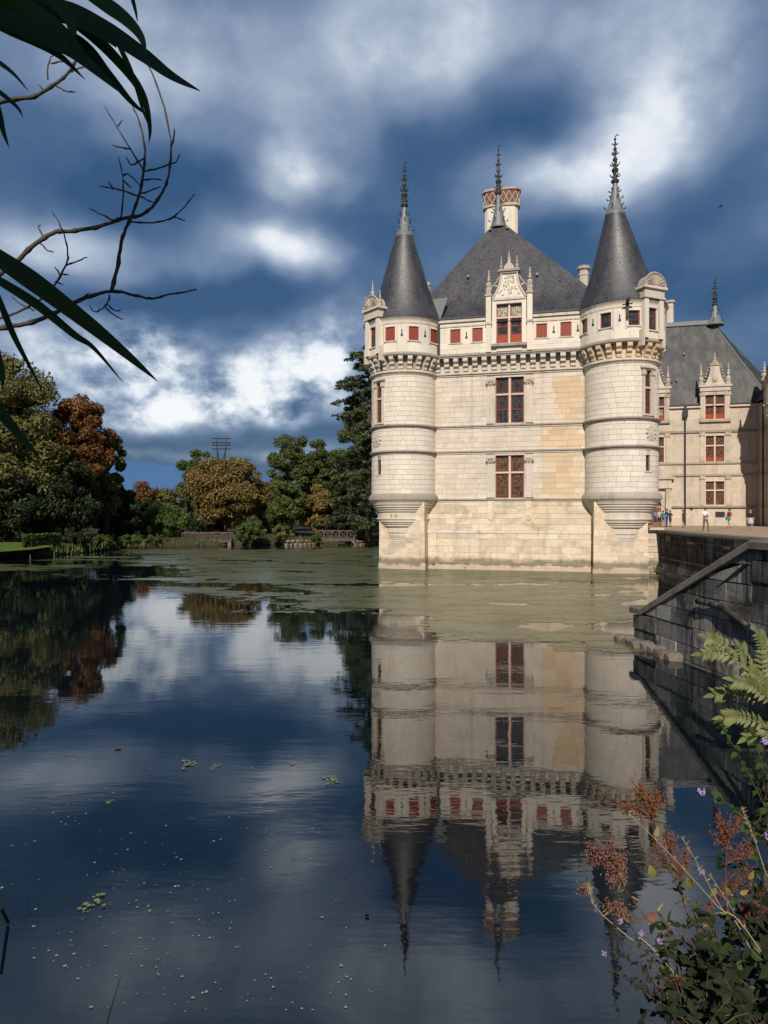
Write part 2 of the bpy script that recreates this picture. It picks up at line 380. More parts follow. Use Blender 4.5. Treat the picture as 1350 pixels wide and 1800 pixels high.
def vnoise(x, y, seed=0):
    """value noise on arrays"""
    xi = np.floor(x).astype(int); yi = np.floor(y).astype(int); fx = x-xi; fy = y-yi; fx = fx*fx*(3-2*fx); fy = fy*fy*(3-2*fy)
    def h(a, b):
        n = (a*374761393+b*668265263+seed*1442695) & 0x7fffffff; n = ((n ^ (n >> 13))*1274126177) & 0x7fffffff
        return ((n ^ (n >> 16)) & 0xffff)/65535.0
    return (h(xi, yi)*(1-fx)+h(xi+1, yi)*fx)*(1-fy)+(h(xi, yi+1)*(1-fx)+h(xi+1, yi+1)*fx)*fy
def fbm(x, y, o=4, seed=0):
    t = 0; a = .5; s = 0
    for i in range(o): t = t+a*vnoise(x*2**i, y*2**i, seed+i); s += a; a *= .55
    return t/s

# far bank: shore line read off the photograph, ground behind it runs to the horizon
shore_px = [(-500, 992), (-200, 985), (0, 981), (60, 979), (120, 973), (200, 966), (290, 961), (330, 960), (408, 958), (440, 959), (520, 956), (556, 955), (625, 955), (672, 956)]
shore = [onz(*p) for p in shore_px]
shore = [Vector((-160, 40, 0))]+shore+[Vector((12, 103, 0)), Vector((60, 112, 0)), Vector((300, 130, 0))]
def dense(pl, step):
    o = []
    for a, b in zip(pl, pl[1:]):
        n = max(1, int((b-a).length/step)); o += [a.lerp(b, i/n) for i in range(n)]
    return o+[pl[-1]]
sd_ = dense(shore, 1.2)
g = MB(); vs = []; fs = []
rows = [(0, -.6), (.15, .12), (.7, .55), (2.5, .9), (9, 1.2), (40, 1.5), (400, 2), (3000, 2)]
for i, p in enumerate(sd_):
    w = random.uniform(-.35, .35)
    for d, z in rows: vs.append((p.x*(1+d/400), p.y+d+(w if d < 5 else 0), z+(random.uniform(-.08, .12) if .05 < z < 1.3 else 0)))
k = len(rows)
for i in range(len(sd_)-1):
    for j in range(k-1): fs.append((i*k+j, (i+1)*k+j, (i+1)*k+j+1, i*k+j+1))
far_ground = g.add(vs, fs).build('far_bank', M['earth'], smooth=40); tag(far_ground, kind='structure')

TZ = 3.25
terr = [(21.8, 54), (21.3, 48), (20.4, 38), (19.8, 25), (15.5, 21), (12.2, 18.25), (9.8, 18.2), (10.4, 10), (90, 10), (90, 110), (22, 82), (19.2, 55.5)]
terrace = MB().slab([(x, y) for x, y in terr], -1.5, TZ).build('terrace', M['gravel']); tag(terrace, kind='structure')

# near bank below and beside the camera
edge = [Vector(p).to_2d() for p in ((-60, 1.0), (.6, 2.2), (1.6, 3.0), (4.2, 7.2), (9.9, 17.6))]
def bank_h(x, y):
    best = 1e9
    for a, b in zip(edge, edge[1:]):
        ab = b-a; t = max(0, min(1, ((x-a.x)*ab.x+(y-a.y)*ab.y)/ab.length_squared)); q = a+ab*t
        dd = math.hypot(x-q.x, y-q.y); s = ab.x*(y-a.y)-ab.y*(x-a.x)
        if dd < best: best = dd; sg = -1 if s > 0 else 1
    d = best*sg
    return max(-.8, min(2.95, -.35+d*1.25 if d < 2.2 else 2.4+(d-2.2)*.25))
nx, ny = 60, 50; vs = []; fs = []
for j in range(ny+1):
    for i in range(nx+1):
        x = -30+44*i/nx; y = -16+34*j/ny; vs.append((x, y, bank_h(x, y)+random.uniform(-.05, .05)))
for j in range(ny):
    for i in range(nx):
        a = j*(nx+1)+i; fs.append((a, a+1, a+nx+2, a+nx+1))
near_bank = MB().add(vs, fs).build('near_bank', M['earth'], smooth=True); tag(near_bank, kind='structure')

# ------------------------------------------------------------------ chateau
# local frame: x along the moat front (left tower axis at 0), y back into the building, z up from the water
LAX = Vector((1.73, 57.8, 0)); RAX = Vector((18.55, 53.5, 0)); ang = math.atan2(RAX.y-LAX.y, RAX.x-LAX.x); SPAN = (RAX-LAX).length
chateau = thing('chateau', 'pale limestone castle with slate roofs and round corner towers standing in the water', 'castle', LAX, ang)
YF = -.5                                                        # moat front plane
SHAFT = 2.78; PARAP = 3.28
quota = {'stone': 300}
unit = MB().box(-.5, .5, -.5, .5, -.5, .5)
unit_mesh = {k: unit.mesh('stone', M[k]) for k in ('stone', 'stone_white', 'stone_ochre', 'stone_base', 'dark_stone', 'stone_trim')}

def grid_wall(mb, s0, s1, z0, z1, holes, mp, ds=None, depth=.35):
    """sheet with rectangular holes and their reveals; mp(s, z, depth) -> point"""
    ss = sorted({s0, s1, *[h[0] for h in holes], *[h[1] for h in holes]}); zs = sorted({z0, z1, *[h[2] for h in holes], *[h[3] for h in holes]})
    ss = [x for x in ss if s0 <= x <= s1]; zs = [x for x in zs if z0 <= x <= z1]
    if ds:
        o = []
        for a, b in zip(ss, ss[1:]):
            n = max(1, round((b-a)/ds)); o += [a+(b-a)*i/n for i in range(n)]
        ss = o+[ss[-1]]
    inh = lambda s, z: any(h[0] < s < h[1] and h[2] < z < h[3] for h in holes)
    for a, b in zip(ss, ss[1:]):
        for c, d in zip(zs, zs[1:]):
            if not inh((a+b)/2, (c+d)/2): mb.add([mp(a, c, 0), mp(b, c, 0), mp(b, d, 0), mp(a, d, 0)], [(0, 1, 2, 3)])
    for a, b, c, d in holes:
        for (p, q) in (((a, c), (a, d)), ((a, d), (b, d)), ((b, d), (b, c)), ((b, c), (a, c))):
            mb.add([mp(*p, 0), mp(*q, 0), mp(*q, depth), mp(*p, depth)], [(0, 1, 2, 3)])
        mb.add([mp(a, c, depth), mp(b, c, depth), mp(b, d, depth), mp(a, d, depth)], [(0, 1, 2, 3)])
    return mb

def courses(s0, s1, z0, z1, h, lens, holes, seed=0, vary=False):
    """running-bond rectangles, cut short at the holes"""
    rr = random.Random(seed); n = max(1, round((z1-z0)/h)); hs = [rr.uniform(.74, 1.3) if vary else 1 for _ in range(n)]; k = (z1-z0)/sum(hs); o = []; zz = z0
    for j in range(n):
        a = zz; b = a+hs[j]*k; zz = b; spans = [(s0, s1)]
        for (hs0, hs1, hz0, hz1) in holes:
            if hz0 < b-.02 and hz1 > a+.02:
                nxt = []
                for (p, q) in spans:
                    if hs1 <= p or hs0 >= q: nxt.append((p, q)); continue
                    if hs0 > p: nxt.append((p, hs0))
                    if hs1 < q: nxt.append((hs1, q))
                spans = nxt
        for (p, q) in spans:
            x = p; first = True
            while x < q-1e-4:
                w = rr.choice(lens)*(rr.uniform(.35, .8) if first else 1); first = False
                e = x+w if q-x-w > lens[0]*.35 else q
                o.append((x, e, a, b)); x = e
    return o

def flat_stones(parent, rects, y, matf, n_single, gap=.014, th=.10, sx=1, ox=0):
    rects = sorted(rects, key=lambda r: -(r[1]-r[0])*(r[3]-r[2])); left = {}
    for i, (a, b, c, d) in enumerate(rects):
        key = matf((a+b)/2, (c+d)/2); pr = random.uniform(-.012, .010)
        if i < n_single and quota['stone'] > 0:
            quota['stone'] -= 1
            o = place('stone', unit_mesh[key], parent); o.location = ((a+b)/2, y+th/2+pr, (c+d)/2); o.scale = (b-a-gap, th, d-c-gap)
        else:
            left.setdefault(key, MB()).box(a+gap/2, b-gap/2, y+pr, y+th+pr, c+gap/2, d-gap/2)
    for key, mb in left.items(): tag(mb.build('wall_stones', M[key], parent), kind='stuff')

cyl_cache = {}
def cyl_stones(parent, c, Rr, rects, matk, n_single, gap=.02, th=.07):
    rects = sorted(rects, key=lambda r: -(r[1]-r[0])*(r[3]-r[2])*max(.05, math.cos((r[0]+r[1])/2/Rr))); mbs = MB()
    def block(mb, w, h, rot=0, z=0, cx=0, cy=0, pr=0):
        seg = max(2, int(math.ceil(w/Rr/R(6)))); vs = []; fs = []
        a = (w-gap)/2/Rr
        for i in range(seg+1):
            f = rot-a+2*a*i/seg
            for (rad, zz) in ((Rr+pr, -h/2+gap/2), (Rr+pr, h/2-gap/2), (Rr+pr-th, h/2-gap/2), (Rr+pr-th, -h/2+gap/2)):
                vs.append((cx+rad*math.sin(f), cy-rad*math.cos(f), z+zz))
        for i in range(seg):
            for k in range(4): fs.append((i*4+k, (i+1)*4+k, (i+1)*4+(k+1) % 4, i*4+(k+1) % 4))
        fs.append((3, 2, 1, 0)); fs.append(tuple(seg*4+k for k in range(4))); fs = [f[::-1] for f in fs]
        mb.add(vs, fs)
    for i, (a, b, zc, zd) in enumerate(rects):
        w = round((b-a)*20)/20 if b-a > .3 else b-a; pr = random.uniform(-.010, .008)
        if i < n_single and quota['stone'] > 0:
            quota['stone'] -= 1; key = (round(b-a, 3), round(zd-zc, 3), Rr, matk)
            if key not in cyl_cache:
                mb = MB(); block(mb, b-a, zd-zc); cyl_cache[key] = mb.mesh('stone', M[matk])
            o = place('stone', cyl_cache[key], parent); o.location = (c[0]+0, c[1], (zc+zd)/2); o.rotation_euler = (0, 0, (a+b)/2/Rr)
        else: block(mbs, b-a, zd-zc, (a+b)/2/Rr, (zc+zd)/2, c[0], c[1], pr)
    if mbs.v: tag(mbs.build('wall_stones', M[matk], parent), kind='stuff')

def frame_ring(mb, x0, x1, y0, y1, z0, z1, t, bars=()):
    mb.box(x0, x0+t, y0, y1, z0, z1).box(x1-t, x1, y0, y1, z0, z1).box(x0+t, x1-t, y0+.004, y1, z0, z0+t).box(x0+t, x1-t, y0+.004, y1, z1-t, z1)
    for b in bars: mb.box(x0+t, x1-t, y0+.006, y1, b-t*.4, b+t*.4)
    return mb

def cross_window(parent, T, W, H, tr=.62, glass=('glass', 'glass'), panel=0.0, single=False, surround=True, trim='stone_trim', sub=None):
    """stone mullion and transom, red-brown casements and leaded panes; frame: x across, y into the wall, z up from the sill"""
    sub = sub or parent; m = .075
    if surround:
        s = MB(T); s.box(-W/2-.13, -W/2, -.05, .02, -.02, H+.13).box(W/2, W/2+.13, -.05, .02, -.02, H+.13).box(-W/2, W/2, -.047, .02, H, H+.13)
        s.build('window_surround', M[trim], parent)
    MB(T).box(-W/2-.2, W/2+.2, -.12, .1, -.12, 0).build('window_sill', M['stone_trim'], parent)
    cols = [(-W/2, W/2)] if single else [(-W/2, -m), (m, W/2)]
    if not single: MB(T).box(-m, m, .04, .3, 0, H).build('mullion', M[trim], parent)
    zt = H*tr
    MB(T).box(-W/2, W/2, .045, .29, zt-.07, zt+.07).build('transom', M[trim], parent)
    for (a, b) in cols:
        for row, (z0, z1) in enumerate(((0, zt-.07), (zt+.07, H))):
            bars = [z0+(z1-z0)*.5] if row == 0 else []
            if row == 0 and panel: bars = [z0+(z1-z0)*panel, z0+(z1-z0)*(panel+1)/2]
            frame_ring(MB(T), a+.01, b-.01, .15, .24, z0+.01, z1-.01, .085, bars).build('casement_frame', M['red'], parent)
            g0 = z0+.05
            if row == 0 and panel:
                g0 = z0+(z1-z0)*panel; MB(T).box(a+.05, b-.05, .17, .22, z0+.05, g0).build('casement_panel', M['shutter'], parent)
            MB(T).box(a+.06, b-.06, .20, .215, g0, z1-.05).build('window_pane', M[glass[row]], parent)

def small_window(parent, T, W, H, shutter=False, glass='glass'):
    MB(T).box(-W/2-.10, W/2+.10, -.07, .1, -.09, 0).build('window_sill', M['stone_trim'], parent)
    if shutter:
        n = 4
        for i in range(n): MB(T).box(-W/2+W*i/n+.006, -W/2+W*(i+1)/n-.006, .10+.004*(i % 2), .15, .01, H-.01).build('shutter_board', M['red'], parent)
    else:
        frame_ring(MB(T), -W/2, W/2, .13, .22, 0, H, .075, [H*.5] if H > 1.2 else []).build('casement_frame', M['red'], parent)
        MB(T).box(-W/2+.05, W/2-.05, .18, .195, .05, H-.05).build('window_pane', M[glass], parent)

def TM(x, y, z, rz=0): return Matrix.Translation((x, y, z)) @ Matrix.Rotation(rz, 4, 'Z')
def TR(c, rad, phi, z): return Matrix.Translation((c[0]+rad*math.sin(phi), c[1]-rad*math.cos(phi), z)) @ Matrix.Rotation(phi, 4, 'Z')

# corbel of the machicolation: stepped bracket, out along -y
cp = [(0, 0), (-.22, .10), (-.22, .36), (-.30, .36), (-.44, .46), (-.44, .70), (-.52, .70), (-.66, .82), (-.66, 1.12), (0, 1.12)]
cb = MB(); n = len(cp)
cb.add([(-.2, y, z) for y, z in cp]+[(.2, y, z) for y, z in cp], [tuple(range(n)), tuple(range(2*n-1, n-1, -1))]+[(i, i+n, (i+1) % n+n, (i+1) % n) for i in range(n)])
corbel_mesh = {k: cb.mesh('corbel', M[k]) for k in ('stone_trim', 'stone_ochre')}
cs = MB(); slit = None
def arrow_slit(parent, T):
    MB(T).box(-.045, .045, -.006, .03, 0, .45).box(-.10, .10, -.004, .03, -.10, .08).build('arrow_slit', M['iron'], parent)

def finial(name, parent, base, rb, z0, z1, seed=0):
    """lead spike: skirted cone, then a turned stem with knops, crockets and a tip"""
    rr = random.Random(seed); H = z1-z0; c = (base[0], base[1], 0)
    MB().lathe([(rb*1.12, z0-.10), (rb*1.12, z0+.05), (rb, z0+.09), (rb*.62, z0+H*.16), (rb*.34, z0+H*.32), (rb*.24, z0+H*.40)], c, 16).build(name, M['lead'], parent, 50)
    o = C.objects[-1] if False else None
    prof = [(.13, H*.38), (.30, H*.41), (.32, H*.43), (.15, H*.45), (.11, H*.52), (.22, H*.54), (.28, H*.565), (.14, H*.59), (.09, H*.66), (.20, H*.69), (.10, H*.72), (.07, H*.80), (.15, H*.82), (.06, H*.85), (.045, H*.93), (.11, H*.945), (.03, H*.965), (.01, H)]
    MB().lathe([(r, z0+z) for r, z in prof], c, 10).build('finial_stem', M['lead_dark'], parent, 50)
    mb = MB()
    for t, n, rad, sz in ((.08, 6, rb*.95, .15), (.20, 6, rb*.66, .14), (.30, 5, rb*.45, .13), (.48, 6, .16, .17), (.62, 6, .14, .17), (.76, 5, .10, .13), (.88, 4, .08, .10)):
        for i in range(n):
            a = 2*math.pi*(i+.3)/n+t*5; x = c[0]+rad*math.sin(a); y = c[1]-rad*math.cos(a); z = z0+H*t
            ux, uy = math.sin(a), -math.cos(a)
            mb.tube([(x, y, z), (x+ux*sz*.9, y+uy*sz*.9, z+sz*.1), (x+ux*sz*1.35, y+uy*sz*1.35, z+sz*.75), (x+ux*sz*.85, y+uy*sz*.85, z+sz*1.05)], [.05, .055, .045, .025], 5)
    mb.tube([(c[0], c[1], z1-.15), (c[0]+.16, c[1]-.05, z1-.02), (c[0]+.30, c[1]-.08, z1-.14)], [.04, .05, .015], 5)
    mb.build('crocket', M['lead_dark'], parent)

def stone_pinnacle(parent, x, y, z0, z1, w, mat='carved'):
    H = z1-z0
    MB().lathe([(w*.62, z0), (w*.62, z0+H*.12), (w*.45, z0+H*.16), (w*.62, z0+H*.27), (w*.56, z0+H*.36), (w*.30, z0+H*.42), (w*.5, z0+H*.48), (w*.24, z0+H*.56), (w*.30, z0+H*.66), (w*.13, z0+H*.72), (w*.24, z0+H*.80), (w*.10, z0+H*.86), (w*.17, z0+H*.93), (.01, z1)], (x, y, 0), 8).build('pinnacle', M[mat], parent, 40)

def tower(cx, flip, shut):
    part = empty('tower', (0, 0, 0), 0, chateau); part['label'] = ('left' if not flip else 'right')+' round corner tower with cone roof'
    c = (cx, 0); f = -1 if flip else 1
    wphi = R(-36) if not flip else R(40); Rr = SHAFT
    # shaft
    wp = wphi*Rr
    hz = 1.02 if not flip else 1.0
    holes = [(wp-.36, wp+.36, 12.0, 15.3), (wp-.24, wp+.24, 7.75, 8.95)]
    mp = lambda s, z, d: (c[0]+(Rr-.045-d)*math.sin(s/Rr), c[1]-(Rr-.045-d)*math.cos(s/Rr), z)
    half = math.pi*Rr
    grid_wall(MB(), -half, half, 6.0, 17.3, holes, mp, .30, .4).build('shaft', M['mortar_pale' if flip else 'mortar'], part, 40)
    rects = courses(-half*.62, half*.62, 6.15, 16.0, .40, (.62, .80, .95, 1.1), holes, 3+flip)
    rects = [(round(a, 2), round(b, 2), z, w) for a, b, z, w in rects]
    cyl_stones(part, c, Rr, rects, 'stone_white', 95 if not flip else 75)
    # mouldings
    def ring(name, z, prof, mat='stone_trim', n=40): MB().lathe([(r, z+dz) for r, dz in prof], (c[0], c[1], 0), n).build(name, M[mat], part, 40)
    for z in (9.55, 11.65):
        ring('string_course', z, [(Rr-.1, -.16), (Rr+.05, -.16), (Rr+.08, -.06), (Rr+.20, 0), (Rr+.21, .07), (Rr+.03, .17), (Rr-.1, .17)], 'stone_dark')
    ring('string_course', 15.98, [(Rr-.1, -.20), (Rr+.04, -.2), (Rr+.08, -.08), (Rr+.20, 0), (Rr+.20, .1), (Rr+.04, .2), (Rr-.1, .2)])
    # corbelled foot: stacked mouldings shrinking downwards
    prof = [(1.2, 1.70), (1.60, 1.78), (1.605, 1.90), (1.63, 1.93), (1.635, 2.06), (1.66, 2.09), (1.665, 2.24), (1.69, 2.27), (1.70, 2.42), (1.73, 2.45), (1.74, 2.62), (1.78, 2.68), (1.79, 2.86), (1.74, 2.90), (1.84, 3.0), (1.86, 3.46), (2.02, 3.52), (2.04, 3.66), (2.12, 3.70), (2.14, 3.82), (2.24, 3.86),
            (2.27, 4.02), (2.34, 4.08), (2.36, 4.16), (2.26, 4.20), (2.28, 4.68), (2.40, 4.74), (2.42, 4.86), (2.52, 4.92), (2.54, 5.04), (2.64, 5.10), (2.66, 5.22), (2.76, 5.30), (2.78, 5.42), (2.92, 5.58), (2.98, 5.64), (3.0, 5.86), (2.9, 6.02), (2.80, 6.16), (2.5, 6.16)]
    MB().lathe(prof, (c[0], c[1], 0), 48).build('corbelled_foot', M['stone'], part, 35)
    MB().lathe([(2.82, 5.66), (3.03, 5.68), (3.03, 5.88), (2.92, 6.05), (2.80, 6.19)], (c[0], c[1], 0), 48, cap=False).build('string_course', M['stone_dark'], part, 35)
    # machicolation brackets and gallery
    nb = 26
    for i in range(nb):
        ph = R(-96)+R(192)*(i+.5)/nb*1.0 if False else 2*math.pi*(i+.5)/nb-math.pi
        if math.cos(ph) < -.25: continue
        o = place('corbel', corbel_mesh['stone_ochre' if (flip and -1.0 < ph < 1.3) else 'stone_trim'], part)
        o.location = (c[0]+(Rr-.06)*math.sin(ph), c[1]-(Rr-.06)*math.cos(ph), 16.14); o.rotation_euler = (0, 0, ph); o.scale = (.92, .86, 1)
    Rp = PARAP
    MB().lathe([(Rr-.3, 17.22), (Rp+.02, 17.22), (Rp+.10, 17.30), (Rp+.10, 17.42), (Rp+.02, 17.52), (Rp-.1, 17.52)], (c[0], c[1], 0), 48).build('gallery_moulding', M['stone_dark'], part, 40)
    angs = [R(a) for a in ((-8, 26, 60) if not flip else (-60, -24, 12))]
    dphi = R(-38) if not flip else R(38)
    ph_holes = [(a*Rp-.42, a*Rp+.42, 18.42, 19.55) for a in angs]+[(dphi*Rp-.45, dphi*Rp+.45, 18.15, 20.25)]
    mpp = lambda s, z, d: (c[0]+(Rp-d)*math.sin(s/Rp), c[1]-(Rp-d)*math.cos(s/Rp), z)
    grid_wall(MB(), -math.pi*Rp, math.pi*Rp, 17.45, 20.05, ph_holes, mpp, .34, .3).build('gallery_wall', M['stone_white'], part, 40)
    rects = []
    for a in ([R(-80), *angs, R(95)] if False else []): pass
    MB().lathe([(Rp-.1, 19.78), (Rp+.03, 19.78), (Rp+.05, 19.86), (Rp+.02, 19.92), (Rp+.04, 20.12), (Rp+.16, 20.24), (Rp+.16, 20.34), (Rp-.2, 20.38)], (c[0], c[1], 0), 48, cap=False).build('cornice', M['stone_trim'], part, 40)
    for a in angs: small_window(part, TR(c, Rp-.01, a, 18.42), .84, 1.13, shut)
    for a in angs: # flat raised panels framing the openings
        for s in (-1, 1):
            T = TR(c, Rp+.015, a+s*R(10.3), 0); MB(T).box(-.05, .05, -.03, .05, 18.2, 19.78).build('gallery_fillet', M['stone_trim'], part)
    for a, b in zip(sorted(angs), sorted(angs)[1:]): arrow_slit(part, TR(c, Rp, (a+b)/2, 18.85))
    # cone roof (the right one leans a little, as an old roof does)
    lean = (0, 0) if not flip else (-.42, 0)
    cone = MB().lathe([(3.42, 20.30), (3.22, 20.62), (2.90, 21.3), (2.52, 22.2), (2.08, 23.5), (1.66, 24.9), (1.22, 26.4), (.72, 28.05)], (c[0], c[1], 0), 48, lean=lean); cone.build('cone_roof', M['slate'], part, 60)
    MB().lathe([(3.36, 20.26), (3.47, 20.28), (3.47, 20.36), (3.36, 20.40)], (c[0], c[1], 0), 48, cap=False).build('roof_gutter', M['lead_dark'], part, 60)
    finial('lead_cap', part, (c[0]+lean[0], c[1]+lean[1]), .70, 28.0, 34.3, 5+flip)
    # tall window of the shaft and the slit below
    cross_window(part, TR(c, Rr-.02, wphi, 12.0), .72, 3.3, .60, single=True)
    T = TR(c, Rr-.02, wphi, 0)
    for s in (-1, 1): MB(T).box(s*.50-.10, s*.50+.10, -.10, .06, 11.85, 14.9).box(s*.50-.17, s*.50+.17, -.18, .06, 14.9, 15.2).build('pilaster', M['stone_trim'], part)
    MB(T).box(-.75, .75, -.16, .08, 15.42, 15.56).build('window_hood', M['stone_trim'], part)
    small_window(part, TR(c, Rr-.03, wphi, 7.75), .48, 1.2)
    # carved medallion
    Tm = TR(c, Rr+.0, wphi-.10*f, 10.62)
    md = MB(Tm); 
    for rad, d in ((.42, .06), (.28, .09), (.14, .13)):
        md.add([(rad*math.cos(k*math.pi/6), -d, rad*math.sin(k*math.pi/6)*1.1) for k in range(12)]+[(rad*1.05*math.cos(k*math.pi/6), .05, rad*1.1*math.sin(k*math.pi/6)) for k in range(12)],
               [tuple(range(12))]+[(k, k+12, (k+1) % 12+12, (k+1) % 12) for k in range(12)])
    for k in range(10): a = k*math.pi/5; md.ball((.5*math.cos(a), -.03, .52*math.sin(a)), .085, 5)
    md.build('carved_medallion', M['stone_trim'], part)
    # stone dormer of the gallery
    T = TR(c, Rp+.02, dphi, 0)
    small_window(part, TR(c, Rp+.01, dphi, 18.15), .90, 2.1)
    d = MB(T); 
    d.box(-.92, -.52, -.16, .5, 17.5, 20.42).box(.52, .92, -.16, .5, 17.5, 20.42).box(-.52, .52, -.05, .9, 20.25, 20.8)
    d.build('dormer_jamb', M['stone_white'], part)
    MB(T).box(-1.02, 1.02, -.26, .6, 20.42, 20.56).box(-.95, .95, -.2, .55, 20.56, 21.12).box(-1.12, 1.12, -.36, .65, 21.12, 21.3).build('dormer_entablature', M['stone_trim'], part)
    sh = MB(T); arc = [(.95*math.cos(k*math.pi/12), 21.3+.92*math.sin(k*math.pi/12)) for k in range(13)]
    sh.prism(arc, -.28, .55); sh.build('dormer_pediment', M['carved'], part)
    rb = MB(T)
    for k in range(9): a = math.pi*(k+.5)/9; rb.tube([(.12*math.cos(a), -.30, 21.34+.12*math.sin(a)), (.8*math.cos(a), -.31, 21.32+.78*math.sin(a))], [.03, .085], 5)
    arc2 = [(1.0*math.cos(k*math.pi/12), -.27, 21.3+.97*math.sin(k*math.pi/12)) for k in range(13)]; rb.tube(arc2, .09, 6)
    rb.build('shell_carving', M['carved'], part)
    if not flip:
        for s, z in ((-1, 22.5), (1, 22.6), (0, 23.6)):
            q = T @ Vector((s*.98, -.05, 0)); stone_pinnacle(part, q.x, q.y, 21.3 if s else 22.15, z, .30 if s else .24)
    else:
        q = T @ Vector((0, 0, 0)); MB(T).ball((0, -.1, 22.25), .16, 8).build('pediment_knob', M['carved'], part)
    for s in (-1, 1): MB(T).box(s*1.0-.13, s*1.0+.13, -.12, .3, 16.9, 18.1).build('bracket', M['stone_trim'], part)
    if flip:
        T2 = TR(c, Rp+.05, R(3), 0); g = MB(T2); g.tube([(0, 0, 20.3), (0, -.5, 20.1), (.03, -.75, 20.22)], [.12, .10, .14], 6).box(-.09, .09, -.28, .05, 19.0, 20.25).tube([(-.35, -.2, 19.9), (.35, -.2, 19.95)], .05, 5); g.build('rain_spout', M['iron'], part)
    else:
        T2 = TR(c, Rp-.1, R(80), 0)
    return part

def corner_foot(cx, flip):
    """chamfered pier under a tower"""
    s = -1 if flip else 1
    pts = [(cx+s*2.09, -1.98), (cx+s*2.09, YF+.02), (cx+s*2.09, 3.0), (cx-s*1.83, 3.0), (cx-s*1.83, -1.29)]
    if not flip: pts = pts[::-1]
    pts = pts[::-1] if flip else pts[::-1]
    area = sum(a[0]*b[1]-b[0]*a[1] for a, b in zip(pts, pts[1:]+pts[:1]))
    if area < 0: pts = pts[::-1]
    part = empty('pier', (0, 0, 0), 0, chateau)
    mb = MB(); n = len(pts); top = []
    for (x, y) in pts:
        top.append(5.30 if y < -1.9 else (5.2 if y > -1 else 2.2))
    ctr = Vector((cx, 0)); vs = []
    for (x, y) in pts:
        q = ctr+(Vector((x, y))-ctr)*1.035; vs.append((q.x, q.y, -1.2))
    for (x, y), z in zip(pts, top): vs.append((x, y, 5.56))
    fs = [(i, (i+1) % n, (i+1) % n+n, i+n) for i in range(n)]+[tuple(range(n, 2*n))]
    mb.add(vs, fs).build('pier_body', M['stone_base'], part)
    MB().slab([(x+(x-cx)*.05, y*1.05) for x, y in pts], -1.0, .42).build('pier_footing', M['stone_base'], part)
    # big quoins on the front face
    A = Vector((cx+s*2.09, -1.98)); Bv = Vector((cx-s*1.83, -1.29)); L = (Bv-A).length; u = (Bv-A)/L; nrm = Vector((-u.y, u.x)); 
    if nrm.y > 0: nrm = -nrm
    for (a, b, z0, z1) in courses(0.02, L-.02, .44, 5.5, .42, (.6, .8, 1.0), [], 21+flip, True):
        pa = A+u*(a+.012); pb = A+u*(b-.012); 
        def rad(z): return 1+.035*(5.56-z)/6.76
        q = MB(); vv = []
        for zz in (z0+.012, z1-.012):
            for p in (pa, pb):
                o_ = ctr+(p-ctr)*rad(zz)+nrm*random.uniform(.012, .022); i_ = ctr+(p-ctr)*rad(zz)-nrm*.05
                vv += [(o_.x, o_.y, zz), (i_.x, i_.y, zz)]
        q.add(vv, [(0, 2, 6, 4), (0, 4, 5, 1), (2, 3, 7, 6), (4, 6, 7, 5), (0, 1, 3, 2)])
        if quota['stone'] > 0 and (b-a) > .5: quota['stone'] -= 1; q.build('stone', M['stone_base'], part)
        else: tag(q.build('wall_stones', M['stone_base'], part), kind='stuff')
    return part

def carved_letter(parent, ch, c, rad, phi, z, h):
    cu = bpy.data.curves.new('letter', 'FONT'); cu.body = ch; cu.size = h; cu.extrude = .02; cu.align_x = 'CENTER'
    o = bpy.data.objects.new('tmp_letter', cu); C.objects.link(o); me = bpy.data.meshes.new_from_object(o.evaluated_get(bpy.context.evaluated_depsgraph_get())); bpy.data.objects.remove(o)
    me.materials.clear(); me.materials.append(M['stone_dark']); b = place('carved_letter', me, parent); b.matrix_local = TR(c, rad, phi, z) @ Matrix.Rotation(R(90), 4, 'X')
tL = tower(0.0, False, True); tR = tower(SPAN, True, False)
for ch_, a_ in (('S', -46), ('E', -16), ('A', -5)): carved_letter(tL, ch_, (0, 0), 2.28, R(a_), 4.27, .40)
# keep the single stones of the piers for the visible faces
pL = corner_foot(0.0, False); pR = corner_foot(SPAN, True)

# ---- moat front between the towers
front = empty('moat_front', (0, 0, 0), 0, chateau)
WX = 8.82; WHOLE = [(WX-1.13, WX+1.13, 5.78, 9.30), (WX-1.13, WX+1.13, 11.85, 15.62)]
X0, X1 = 2.0, SPAN-2.0
grid_wall(MB(), X0, X1, 5.6, 17.3, WHOLE, lambda s, z, d: (s, YF+.05+d, z), None, .45).build('front_wall', M['mortar_pale'], front)
def fmat(x, z):
    q = fbm(np.array([x*.55]), np.array([z*.4]), 3, 5)[0]
    if 11.6 < x < 14.6+q and z < 15.3 and q > .30: return 'stone_ochre' if (x < 14.2 and not (z > 12 and x < 12.6)) else 'stone'
    return 'stone'
pil = [(WX-1.85, WX-1.20), (WX+1.20, WX+1.85)]
bay = [(WX-1.85, WX+1.85, 5.6, 16.3)]
rects = courses(X0, X1, 5.74, 15.85, .42, (.65, .85, 1.05, 1.2), [(WX-1.13-.13, WX+1.13+.13, 5.6, 9.45), (WX-1.26, WX+1.26, 11.7, 15.8)]+[(a, b, 5.6, 9.4) for a, b in pil]+[(a, b, 11.7, 15.8) for a, b in pil], 2)
rects = [r for r in rects if r[1] > 2.6 and r[0] < SPAN-2.6]
flat_stones(front, rects, YF, fmat, 85)
